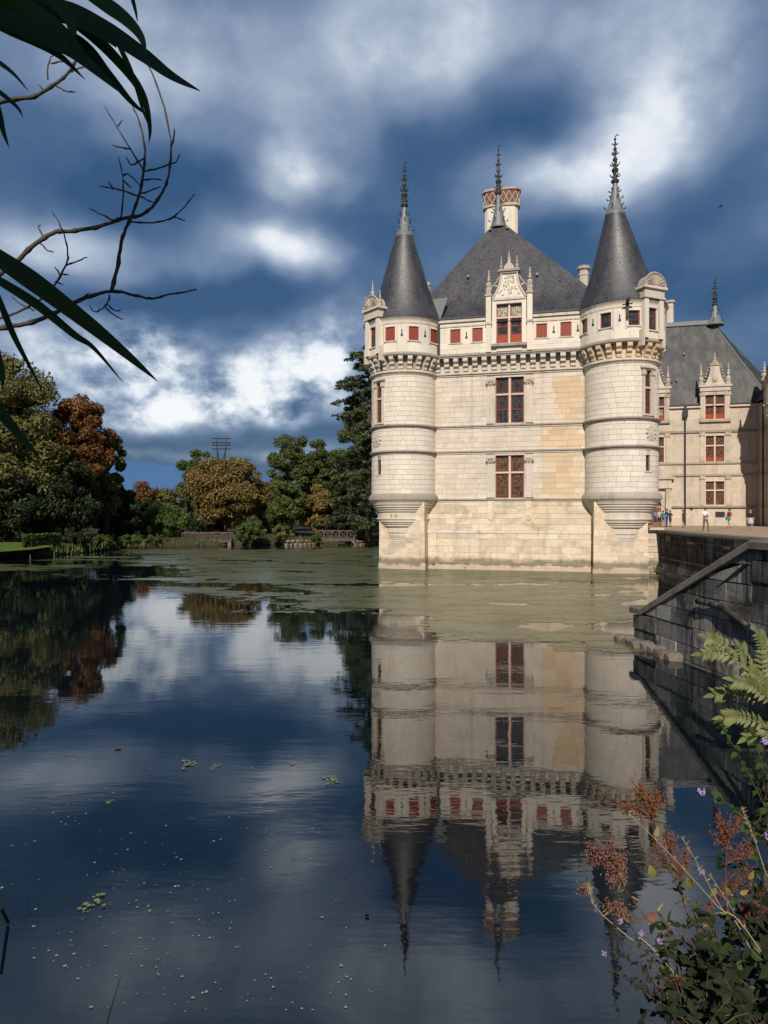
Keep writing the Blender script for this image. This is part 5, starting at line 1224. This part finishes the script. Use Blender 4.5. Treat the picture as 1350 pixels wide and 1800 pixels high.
db = FPX*(EYE-TZ)/(929-HORIZON); bag = thing('shoulder_bag', 'teal bag hanging beside the person in red', 'bag', ((1278-675)/FPX*db, db-.1, TZ+.72)); MB().slab([(-.16, -.07), (.16, -.07), (.19, 0), (.16, .07), (-.16, .07), (-.19, 0)], 0, .32).build('bag_body', TEA, bag); MB().tube([(-.14, 0, .3), (-.08, 0, .52), (.08, 0, .62), (.14, 0, .3)], .018, 5).build('strap', BLK, bag)
# bird
bd = thing('bird', 'small dark bird flying at the right side of the sky', 'bird', P(1267, 363, 60)); MB().tube([(-.16, 0, 0), (-.05, 0, .01), (.1, 0, 0), (.2, 0, .02)], [.01, .05, .045, .015], 6).build('bird_body', M['iron'], bd)
for s in (-1, 1): MB().add([(-.06, s*.03, .02), (.08, s*.03, .02), (.02, s*.22, .12), (-.14, s*.42, .06), (-.06, s*.03, .0), (.08, s*.03, .0), (.02, s*.22, .11), (-.14, s*.42, .05)], [(0, 1, 2, 3), (7, 6, 5, 4), (0, 3, 7, 4), (1, 0, 4, 5), (2, 1, 5, 6), (3, 2, 6, 7)]).build('wing', M['iron'], bd)

# ------------------------------------------------------------------ foreground plants
def smooth(pts, n=6):
    P_ = [Vector(p) for p in pts]; P_ = [P_[0]*2-P_[1]]+P_+[P_[-1]*2-P_[-2]]; o = []
    for i in range(1, len(P_)-2):
        a, b, c, d = P_[i-1:i+3]
        for k in range(n):
            t = k/n; o.append(.5*((2*b)+(c-a)*t+(2*a-5*b+4*c-d)*t*t+(3*b-a-3*c+d)*t**3))
    return o+[P_[-2]]
M['reed_leaf'] = leaf_mat('reed_leaf', (.022, .058, .008), (.055, .110, .016), rough=.4, trans=.4)
M['twig'] = simple('grey_twig', (.075, .062, .050), .85, .2, .4, 20, .3)
def blade(parent, pts, w, d, dd=0.0, root=None, fold=.25):
    o_ = parent.location; cl_ = smooth([P(x, y, d+dd*i/(len(pts)-1)) for i, (x, y) in enumerate(pts)], 7); n = len(cl_); vs = []; fs = []
    for i, p in enumerate(cl_):
        t = i/(n-1); tn = (cl_[min(i+1, n-1)]-cl_[max(i-1, 0)]).normalized(); vd = (p-Vector((0, 0, EYE))).normalized(); sd2 = tn.cross(vd).normalized()
        ww = w/FPX*d*.5*max(.03, min(1, 1.25*(1-t)**.75))*(.75+.25*min(1, t*5)); bk = vd*ww*fold
        vs += [p-o_+sd2*ww+bk, p-o_-vd*.0008, p-o_-sd2*ww+bk*.6, p-o_+vd*.0012+bk*.15]
    for i in range(n-1):
        for k in range(4): fs.append((i*4+k, i*4+4+k, i*4+4+(k+1) % 4, i*4+(k+1) % 4))
    MB().add(vs, fs).build('leaf', M['reed_leaf'], parent, 60)
def gz_at(x, y): return max(.0, bank_h(x, y))
rx, ry = -1.75, 2.05
reed = thing('giant_reed', 'dark long-bladed reed hanging in at the upper left corner', 'reed', (rx, ry, gz_at(rx, ry)))
top_ = P(-60, -30, 2.2)-reed.location
MB().tube(smooth([(0, 0, -.3), (-.1, 0, 1.5), (-.05, .05, 2.8), tuple(top_)], 5), [.016]*6+[.013]*5+[.009]*5, 6).build('stem', M['reed_leaf'], reed, True)
for pts, w, d, dd in (([(-30, 8), (100, 18), (180, 50), (250, 95), (300, 132), (352, 160)], 34, 2.3, -.3), ([(-20, 22), (60, 55), (120, 84), (170, 124), (216, 166)], 34, 2.2, -.1), ([(60, -5), (150, 52), (212, 112), (250, 165), (263, 220), (262, 252)], 20, 2.35, .1),
        ([(40, 30), (140, 75), (190, 130), (230, 178), (262, 205)], 20, 2.4, .0), ([(150, -15), (212, 26), (246, 62), (257, 98)], 24, 2.15, -.1), ([(80, -15), (118, 26), (127, 58), (114, 86)], 24, 2.1, 0), ([(-30, 4), (40, 20), (100, 52), (148, 88)], 52, 2.25, 0), ([(-25, -2), (70, 8), (150, 34), (205, 84)], 40, 2.3, 0), ([(-20, 36), (50, 66), (105, 98), (150, 140)], 20, 2.28, 0),
        ([(-15, 100), (22, 128), (52, 162)], 8, 2.1, 0), ([(-15, 150), (28, 186), (41, 207)], 8, 2.2, 0), ([(-6, 180), (5, 228), (16, 260)], 11, 2.2, 0), ([(228, -20), (238, 18), (242, 40)], 7, 2.4, 0), ([(200, 60), (232, 130), (250, 190), (258, 215)], 9, 2.5, 0)): blade(reed, pts, w, d, dd)
rx2 = -1.9; reed2 = thing('giant_reed', 'dark reed blades crossing the bare branch at the left edge', 'reed', (rx2, 2.3, gz_at(rx2, 2.3)))
MB().tube(smooth([(0, 0, -.3), (.1, 0, 1.0), tuple(P(-70, 640, 2.2)-reed2.location), tuple(P(-60, 430, 2.2)-reed2.location)], 5), .012, 6).build('stem', M['reed_leaf'], reed2, True)
for pts, w, d, dd in (([(-40, 428), (60, 496), (160, 572), (225, 625), (277, 670)], 34, 2.0, .1), ([(-40, 470), (60, 532), (130, 588), (165, 612), (218, 674)], 17, 2.1, .1), ([(-10, 505), (22, 585), (50, 640), (77, 692)], 11, 2.2, 0), ([(-30, 690), (28, 757), (72, 808)], 20, 2.1, 0), ([(-12, 600), (3, 650), (5, 690)], 12, 2.0, 0)): blade(reed2, pts, w, d, dd)
bx_, by_ = -2.35, 3.0; br = thing('bare_branch', 'bare curving twigs of a leafless branch against the sky at left', 'branch', (bx_, by_, gz_at(bx_, by_)))
DB = 3.1
def limb(pts, r0, r1, nm='branch', d=DB, dd=0, n=5):
    cl_ = [p-br.location for p in smooth([P(x, y, d+dd*i/(len(pts)-1)) for i, (x, y) in enumerate(pts)], n)]; m = len(cl_); k = d/FPX
    cl_ = [p+Vector((random.uniform(-1, 1), 0, random.uniform(-1, 1)))*k*.7 for p in cl_]
    MB().tube(cl_, [max(.9, r0+(r1-r0)*i/(m-1))*k*(1.35 if i % 4 == 2 else 1) for i in range(m)], 6).build(nm, M['twig'], br, True)
MB().tube(smooth([(0, 0, -.3), (-.2, 0, 1.2), tuple(P(-90, 620, DB)-br.location), tuple(P(-40, 585, DB)-br.location)], 5), [.03]*11+[.018]*5, 6).build('stem', M['twig'], br, True)
MB().tube(smooth([tuple(P(-90, 620, DB)-br.location), tuple(P(-70, 400, DB)-br.location), tuple(P(-40, 190, DB)-br.location)], 5), .014, 6).build('stem', M['twig'], br, True)
limb([(-42, 192), (16, 176), (60, 169), (96, 148), (120, 128), (141, 94)], 4.2, 2.2)
limb([(-72, 500), (-20, 492), (24, 464), (56, 434), (92, 410), (124, 406), (168, 400), (216, 384), (248, 378), (272, 358), (292, 324), (300, 280), (298, 232), (280, 160), (256, 104)], 4.4, 1.5, dd=.2)
limb([(-42, 586), (0, 577), (56, 566), (100, 548), (140, 528), (196, 512), (240, 520), (268, 525), (296, 518), (346, 509)], 4.6, 1.2, dd=.15)
limb([(196, 512), (206, 472), (216, 416), (230, 384), (244, 344), (253, 296), (254, 256), (244, 212), (232, 184)], 3.4, 1.2, d=3.17)
limb([(-42, 570), (0, 560), (48, 540), (84, 516), (116, 466), (118, 436), (108, 400), (92, 372)], 2.4, 1.0, d=3.12)
for pts in ([(230, 390), (262, 392), (296, 386), (320, 368), (342, 340)], [(296, 386), (308, 382), (325, 388)], [(116, 466), (134, 460), (153, 452)], [(253, 300), (230, 262), (205, 222), (184, 187)], [(230, 262), (212, 259), (197, 255)], [(207, 222), (214, 211)],
        [(254, 301), (278, 296), (300, 288), (310, 284), (316, 270)], [(249, 317), (270, 315), (285, 317)], [(244, 345), (220, 337), (198, 331), (176, 327)], [(200, 333), (190, 318)], [(246, 340), (262, 336), (282, 328)], [(212, 384), (216, 350), (216, 310), (208, 276)], [(216, 310), (226, 306), (245, 325)],
        [(244, 344), (256, 350), (270, 356)], [(200, 388), (176, 376), (156, 366)], [(76, 416), (68, 400), (72, 396)], [(72, 428), (84, 440), (95, 443)], [(192, 518), (190, 530), (180, 542), (166, 548), (157, 536)], [(184, 538), (198, 552), (216, 562)], [(190, 536), (202, 546), (213, 545)],
        [(106, 484), (96, 468)], [(110, 482), (120, 483)], [(98, 494), (110, 501)], [(60, 546), (30, 530), (20, 520)], [(120, 128), (134, 122), (150, 116), (160, 108)], [(96, 148), (104, 154), (118, 161), (133, 162)], [(84, 140), (84, 120), (90, 100), (108, 90)], [(90, 112), (106, 108), (118, 107)], [(76, 160), (68, 148)],
        [(253, 278), (232, 290), (222, 276)], [(216, 318), (232, 330)], [(300, 258), (306, 240), (306, 226)], [(130, 530), (150, 520), (156, 515)]): limb(pts, 1.5, .9, 'twig', 3.15, 0, 4)
sp2 = MB()
# leaf shapes
def leaf_mesh(name, mat, w=.42, n=7, droop=.18, fold=.16):
    vs = []; fs = []
    for i in range(n+1):
        t = i/n; ww = w*.5*math.sin(math.pi*min(1, t**.8))**.9*(1.15-.35*t); z = -droop*t*t
        vs += [(t, -ww, z+ww*fold*2), (t, 0, z), (t, ww, z+ww*fold*2)]
    for i in range(n):
        a = i*3; fs += [(a, a+3, a+4, a+1), (a+1, a+4, a+5, a+2)]
    return MB().add(vs, fs).mesh(name, mat, True)
M['ash_leaf'] = leaf_mat('ash_leaf', (.10, .125, .035), (.20, .215, .075), rough=.5, trans=.3)
M['vine_leaf'] = leaf_mat('vine_leaf', (.026, .052, .008), (.070, .105, .020), rough=.5, trans=.3)
M['dark_leaf'] = leaf_mat('shaded_leaf', (.008, .014, .004), (.020, .028, .008), rough=.8, trans=.15)  # shade of the lower right corner is put into this near-black green
M['yellow_leaf'] = leaf_mat('yellowing_leaf', (.20, .19, .05), (.30, .26, .08), rough=.5, trans=.35)
M['brown_leaf'] = leaf_mat('brown_leaf', (.16, .06, .02), (.25, .11, .04), rough=.6)
M['stem_pale'] = simple('pale_stem', (.30, .24, .15), .7, .2, .3, 20, 0); M['stem_red'] = simple('reddish_stem', (.13, .055, .035), .7, .2, .3, 20, 0); M['stem_green'] = simple('green_stem', (.06, .07, .03), .7, .2, .3, 20, 0)
M['seed'] = leaf_mat('dry_seed_head', (.12, .040, .018), (.30, .11, .05), rough=.7, trans=.15); M['seed_pink'] = leaf_mat('pinkish_seed_head', (.16, .06, .045), (.30, .15, .11), rough=.7, trans=.15)
M['lilac'] = leaf_mat('lilac_petal', (.30, .20, .42), (.50, .36, .60), rough=.6)
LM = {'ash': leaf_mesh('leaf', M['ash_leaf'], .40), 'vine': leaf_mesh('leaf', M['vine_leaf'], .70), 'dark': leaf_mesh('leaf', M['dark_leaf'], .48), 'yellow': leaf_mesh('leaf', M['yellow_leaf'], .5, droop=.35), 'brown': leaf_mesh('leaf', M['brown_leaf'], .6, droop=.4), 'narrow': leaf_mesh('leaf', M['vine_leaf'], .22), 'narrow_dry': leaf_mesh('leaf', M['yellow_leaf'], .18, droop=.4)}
def leaf_at(parent, p, dr, L, kind, up=None, nm='leaf'):
    dr = Vector(dr).normalized(); up = Vector(up or (random.gauss(0, .35), -.55+random.gauss(0, .35), .75)); y = up.cross(dr)
    if y.length < .05: y = Vector((1, .1, 0)).cross(dr)
    y.normalize(); z = dr.cross(y); o = place(nm, LM[kind], parent); M4 = Matrix((dr, y, z)).transposed().to_4x4(); M4.translation = Vector(p)-parent.location
    o.matrix_local = M4 @ Matrix.Scale(L, 4); return o
def rooted(name, label, cat, px, py, d, group=None):
    p = P(px, py, d); p.z = max(.0, bank_h(p.x, p.y)); return thing(name, label, cat, p, 0, group)
def stem(parent, pts, r, mat, nm='stem', n=5):
    q = smooth(pts, n); m = len(q); MB().tube([p-parent.location for p in q], [r*(1-.65*i/(m-1)) for i in range(m)], 5).build(nm, M[mat], parent, True); return q
# pale ash sapling leaning in at the right edge
ash = rooted('ash_sapling', 'pale green ash sapling with feathered leaves in front of the dark wall', 'shrub', 1460, 1800, 5.2)
base = ash.location+Vector((0, 0, .2)); hub = P(1380, 1330, 5.1); stem(ash, [ash.location-Vector((0, 0, .2)), base.lerp(hub, .5), hub, P(1372, 1210, 5.0)], .014, 'stem_pale')
for tip, mid, bs, dz in (((1234, 1150), (1282, 1153), (1374, 1226), 0), ((1243, 1120), (1278, 1136), (1374, 1222), .1), ((1300, 1138), (1318, 1172), (1374, 1240), .1), ((1340, 1140), (1344, 1200), (1374, 1262), -.1), ((1256, 1222), (1300, 1218), (1376, 1244), -.1), ((1272, 1262), (1310, 1262), (1378, 1290), -.15), ((1312, 1296), (1340, 1280), (1378, 1310), 0), ((1318, 1180), (1340, 1200), (1376, 1260), -.2), ((1330, 1110), (1352, 1150), (1374, 1216), .1), ((1290, 1196), (1330, 1210), (1376, 1256), -.25)):
    q = stem(ash, [P(*bs, 5.05), P(*mid, 5.0+dz), P(*tip, 4.95+dz)], .005, 'stem_pale', 'leaf_stalk', 7); m = len(q)
    for i in range(4, m-1, 1):
        dr = (q[min(i+1, m-1)]-q[i-1]).normalized()
        for s in (-1, 1):
            sdv2 = dr.cross(Vector((0, -1, .2))).normalized()*s; leaf_at(ash, q[i], dr*.6+sdv2*.8+Vector((0, 0, -.1)), random.uniform(.055, .085), 'ash', (0, -.8, .6))
    leaf_at(ash, q[-1], (q[-1]-q[-2]), .09, 'ash', (0, -.8, .6))
# heart-leaved climber below it
vine = rooted('climbing_vine', 'green broad-leaved climber below the pale ash sapling at the right edge', 'climber', 1440, 1850, 4.4)
for pts in ([(1380, 1500), (1345, 1420), (1310, 1350), (1278, 1292), (1262, 1268)], [(1380, 1520), (1330, 1470), (1296, 1430), (1262, 1400), (1236, 1392)], [(1390, 1440), (1350, 1370), (1330, 1310), (1316, 1280)], [(1385, 1560), (1340, 1520), (1310, 1462), (1300, 1420)]):
    q = stem(vine, [vine.location]+[P(x, y, 4.3) for x, y in pts], .006, 'stem_green')
    for i in range(6, len(q)):
        for s in (-1, 1):
            if random.random() < .62: leaf_at(vine, q[i], (s*random.uniform(.3, 1), random.uniform(-.4, .2), random.uniform(-.7, .3)), random.uniform(.03, .062), random.choice(('vine', 'dark', 'vine')))
def flower(parent, p, r, n=26):
    mb = MB()
    for i in range(n):
        v = Vector((random.gauss(0, 1), random.gauss(0, 1), random.gauss(0, 1))).normalized(); c = Vector(p)-parent.location+v*r*random.uniform(.5, 1); mb.ball(c, r*.26, 4)
    mb.build('flower', M['lilac'], parent)
for p in ((1233, 1392), (1345, 1302), (1352, 1470)): flower(vine, P(*p, 4.28), .026)
# dry goldenrod stalks
def goldenrod(label, root, pts, d, heads, mat='seed', rr=.003, nleaf=8):
    t = rooted('dry_goldenrod', label, 'wildflower', *root, d, 'dry stalks at the lower right'); q = stem(t, [t.location-Vector((0, 0, .05))]+[P(x, y, d+random.uniform(-.05, .05)) for x, y in pts], rr*1.6, 'stem_red'); seeds = MB(); tw = MB()
    for i in range(nleaf):
        k = random.randint(len(q)//3, len(q)-2); leaf_at(t, q[k], (random.uniform(-1, 1), random.uniform(-.6, .4), random.uniform(-.5, .5)), random.uniform(.04, .08), random.choice(('narrow_dry', 'narrow', 'narrow_dry')))
    for (hx, hy, w, h, n) in heads:
        b0 = P(hx, hy+h*.7, d)
        st = min(q, key=lambda v: (v-b0).length)
        for j in range(max(6, n//5)):
            e = P(hx+random.uniform(-.5, .5)*w, hy+random.uniform(-.5, .35)*h, d+random.uniform(-.06, .06)); mid = st.lerp(e, .6)+Vector((0, 0, .008)); tw.tube([st-t.location, mid-t.location, e-t.location], [.0016, .0012, .0008], 4)
            for s in range(14):
                u_ = random.uniform(.35, 1.05); c = st.lerp(e, u_)+Vector((random.gauss(0, .010), random.gauss(0, .010), random.gauss(0, .012))); a = Vector((random.gauss(0, 1), random.gauss(0, 1), random.gauss(0, 1))).normalized()*random.uniform(.0045, .0085); b2 = a.cross(Vector((.3, .5, .8))).normalized()*.004; c2 = a.cross(b2).normalized()*.004
                c = c-t.location; seeds.add([c-a, c+b2, c+c2, c-b2, c-c2, c+a], [(0, 1, 2), (0, 2, 3), (0, 3, 4), (0, 4, 1), (5, 2, 1), (5, 3, 2), (5, 4, 3), (5, 1, 4)])
    tag(seeds.build('seed_heads', M[mat], t), kind='stuff'); tag(tw.build('head_twigs', M['stem_red'], t), kind='stuff'); return t
G_ = [('tall dry goldenrod with the highest rust-coloured head over the reflection', (1300, 1900), [(1238, 1700), (1190, 1560), (1150, 1460), (1128, 1395)], 3.5, [(1118, 1385, 22, 34, 40), (1140, 1410, 40, 50, 90), (1100, 1425, 30, 30, 50), (1165, 1402, 18, 30, 30)], 'seed'),
      ('dry goldenrod with the broad pinkish brown head furthest left', (1280, 1900), [(1200, 1720), (1140, 1620), (1090, 1550), (1070, 1500)], 3.3, [(1050, 1500, 60, 50, 110), (1085, 1500, 40, 70, 120), (1078, 1540, 40, 40, 60)], 'seed_pink'),
      ('dry goldenrod with a narrow brown head right of the tallest one', (1310, 1900), [(1240, 1720), (1205, 1600), (1190, 1530), (1180, 1490)], 3.6, [(1165, 1500, 40, 50, 70), (1200, 1500, 36, 60, 70), (1178, 1470, 30, 30, 40)], 'seed'),
      ('leafy goldenrod with a dark brown head near the right edge', (1340, 1900), [(1290, 1700), (1278, 1600), (1276, 1520), (1282, 1450)], 3.6, [(1280, 1450, 52, 44, 110), (1265, 1470, 30, 30, 50), (1310, 1490, 44, 40, 60)], 'seed'),
      ('thin dry stalk with a few small seed heads at the far left of the plants', (1290, 1900), [(1190, 1700), (1110, 1620), (1060, 1590), (1030, 1560)], 3.2, [(1020, 1565, 22, 12, 20), (1075, 1590, 40, 18, 20), (1095, 1605, 30, 16, 20)], 'seed_pink'),
      ('short dry goldenrod half hidden among the dark leaves', (1330, 1900), [(1290, 1740), (1262, 1660), (1240, 1600)], 3.7, [(1240, 1600, 40, 40, 50), (1330, 1580, 50, 60, 60), (1305, 1540, 40, 40, 60)], 'seed')]
for g_ in G_: goldenrod(*g_, nleaf=12)
# pale grass stalks
for i, (pts, d, lab) in enumerate((([(1440, 1900), (1350, 1690), (1262, 1594), (1186, 1510), (1106, 1430)], 3.1, 'longest pale straw stalk slanting up to the left across the reflection'), ([(1440, 1850), (1374, 1620), (1346, 1535), (1324, 1470), (1303, 1420)], 3.3, 'pale straw stalk leaning in at the right edge below the vine'), ([(1430, 1900), (1330, 1690), (1268, 1596), (1236, 1536), (1200, 1474)], 3.2, 'short pale straw stalk beside the longest one'), ([(1400, 1900), (1190, 1716), (1108, 1650), (1048, 1596), (1034, 1556)], 3.0, 'pale bent straw stalk furthest left'), ([(1430, 1850), (1350, 1710), (1300, 1620), (1250, 1540)], 3.4, 'thin straw stalk in the dark leaves near the right edge'))):
    t = rooted('straw_stalk', lab, 'grass stalk', *pts[0], d, 'pale straw stalks'); Q_ = [P(x, y, d) for x, y in pts[1:]]; bk = (Q_[0]-Q_[1]).normalized(); bk = (bk+Vector((0, 0, -.35))).normalized(); p_ = Q_[0].copy(); kk_ = 0
    while p_.z > bank_h(p_.x, p_.y) and kk_ < 40: p_ = p_+bk*.05; kk_ += 1
    t.location = p_; q = stem(t, [p_]+Q_, .0042, 'stem_pale'); sh = MB()
    for k in range(len(q)-7, len(q)):
        for s in range(3): c = q[k]-t.location+Vector((random.gauss(0, .004), random.gauss(0, .004), random.gauss(0, .006))); sh.tube([c, c+Vector((random.gauss(0, .008), 0, .012))], [.0022, .0008], 4)
    tag(sh.build('grass_ear', M['stem_pale'], t), kind='stuff')
# big yellowing leaves hanging among the stalks
yl = rooted('yellowing_weed', 'weed with a few large yellow-green leaves among the dry stalks', 'wildflower', 1290, 1900, 3.4); q = stem(yl, [yl.location, P(1240, 1680, 3.4), P(1205, 1580, 3.4), P(1160, 1500, 3.4)], .004, 'stem_green')
for (x, y, dx, dz, L) in ((1142, 1520, .35, -1, .085), (1208, 1540, .3, -1, .09), (1258, 1560, -.4, -.8, .06), (1275, 1560, .5, -.6, .05), (1300, 1570, .8, .2, .05), (1150, 1470, .4, .8, .05), (1315, 1545, .6, .7, .05)): leaf_at(yl, P(x, y, 3.38), (dx, -.1, dz), L, 'yellow', (0, -1, .2))
# dark leafy undergrowth
random.seed(21)
def undergrowth(label, root, d, area, n, kinds, L=(.04, .08), nst=9, seeds_=0):
    t = rooted('undergrowth', label, 'undergrowth', *root, d, 'dark plants at the lower right'); cnt = 0; x0, x1, y0, y1 = area
    for s in range(nst):
        tx = random.uniform(x0, x1); ty = random.uniform(y0, y0+(y1-y0)*.55); bx2 = random.uniform(max(x0, 1180), x1+60)
        q = stem(t, [t.location+Vector((random.uniform(-.2, .2), random.uniform(-.1, .1), -.05)), P(bx2, y1+30, d+random.uniform(-.15, .15)), P((tx+bx2)/2+random.uniform(-15, 15), (ty+y1)/2, d+random.uniform(-.2, .2)), P(tx, ty, d+random.uniform(-.2, .2))], .004, 'stem_red' if s % 2 else 'stem_green')
        for i in range(n//nst):
            k = random.randint(len(q)//3, len(q)-1); leaf_at(t, q[k], (random.uniform(-1, 1), random.uniform(-.7, .5), random.uniform(-.6, .5)), random.uniform(*L), random.choice(kinds))
    return t
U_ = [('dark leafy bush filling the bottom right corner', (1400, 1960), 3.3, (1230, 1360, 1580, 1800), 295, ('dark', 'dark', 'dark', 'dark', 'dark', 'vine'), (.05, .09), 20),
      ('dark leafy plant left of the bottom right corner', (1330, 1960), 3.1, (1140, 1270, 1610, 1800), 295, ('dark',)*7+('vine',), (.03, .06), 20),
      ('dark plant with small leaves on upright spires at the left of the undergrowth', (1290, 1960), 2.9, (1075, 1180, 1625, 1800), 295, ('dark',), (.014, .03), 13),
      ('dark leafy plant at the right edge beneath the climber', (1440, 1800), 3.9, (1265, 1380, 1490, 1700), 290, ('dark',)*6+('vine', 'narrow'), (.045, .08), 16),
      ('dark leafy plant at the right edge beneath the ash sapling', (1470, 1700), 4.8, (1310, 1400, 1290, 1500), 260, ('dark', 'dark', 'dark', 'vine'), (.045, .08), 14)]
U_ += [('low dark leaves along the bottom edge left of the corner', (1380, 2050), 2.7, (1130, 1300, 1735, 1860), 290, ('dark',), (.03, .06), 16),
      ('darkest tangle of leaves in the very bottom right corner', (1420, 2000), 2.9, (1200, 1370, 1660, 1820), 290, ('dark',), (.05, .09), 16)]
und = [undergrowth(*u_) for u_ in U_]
for p, k in (((1062, 1676), 2), ((1128, 1640), 2), ((1160, 1655), 2), ((1190, 1770), 2), ((1090, 1620), 2)): flower(und[k], P(*p, 2.88), .013, 18)
flower(yl, P(1233, 1532, 3.35), .016, 18)
for (x, y, k) in ((1180, 1735, 'vine'), (1265, 1740, 'vine'), (1238, 1700, 'brown'), (1270, 1715, 'brown'), (1155, 1612, 'brown'), (1280, 1765, 'vine')): leaf_at(und[1], P(x, y, 2.95), (random.uniform(-1, 1), -.2, random.uniform(-.6, .1)), .08 if k == 'vine' else .045, k, (0, -.9, .5))
# small ferny weed and grasses at the ramp wall
wd = thing('wall_weed', 'small feathery green weed growing at the foot of the ramp wall', 'weed', onz(1198, 1152, .05)); mb = MB(); random.seed(3)
V, F = leaves_on(np.array([(random.gauss(0, .12), random.gauss(0, .1), .1+.9*random.random()**1.2) for _ in range(60)]), np.full(60, .12), 14, .035, np.random.default_rng(2)); place('leaves', np_mesh('leaves', V, F, M['lf_bright']), wd)
MB().tube([(0, 0, -.3), (.02, 0, .4), (0, 0, .9)], [.015, .012, .005], 5).build('stem', M['stem_green'], wd)
ws = thing('wall_weed', 'tall thin dry weed standing against the ramp wall', 'weed', onz(1290, 1170, .3)); MB().tube([(0, 0, -.5), (.03, 0, .9), (0, 0, 1.75), (-.02, 0, 2.2)], [.015, .012, .01, .004], 5).build('stem', M['stem_green'], ws)
V, F = leaves_on(np.array([(random.gauss(0, .07), random.gauss(0, .05), 1.0+1.2*random.random()) for _ in range(26)]), np.full(26, .07), 9, .05, np.random.default_rng(6)); place('leaves', np_mesh('leaves', V, F, M['lf_olive']), ws)
for i, (px, py, w, lab) in enumerate(((1150, 999, 26, 'patch of green weed at the foot of the pale abutment'), (762, 992, 10, 'tuft of green growing from the wall beside the left pier'), (820, 997, 9, 'dark tuft growing low on the wall below the left of the window'), (776, 998, 7, 'smallest dark tuft on the wall between the other two'))):
    p = P(px, py, 52.6 if i == 0 else 56.2-.25*(px-760)/22); 
    if i: 
        xl = (px-675)/FPX; # intersect the ray with the front wall
        u2 = Vector((math.cos(ang), math.sin(ang))); nv = Vector((math.sin(ang), -math.cos(ang))); o2 = LAX.to_2d()+nv*(-YF+.12); dn = Vector((xl, 1)); tt = o2.dot(nv)/dn.dot(nv); p = P(px, py, tt)
    t = thing('wall_weed', lab, 'weed', p, 0); sc = w/FPX*p.y*.5
    V, F = leaves_on(np.array([(random.gauss(0, sc*.5), -.05+random.gauss(0, .05), random.gauss(0, sc*.25)) for _ in range(18)]), np.full(18, sc*.35), 16, .05, np.random.default_rng(i)); place('leaves', np_mesh('leaves', V, F, M['lf_bright' if i < 2 else 'lf_dark']), t)
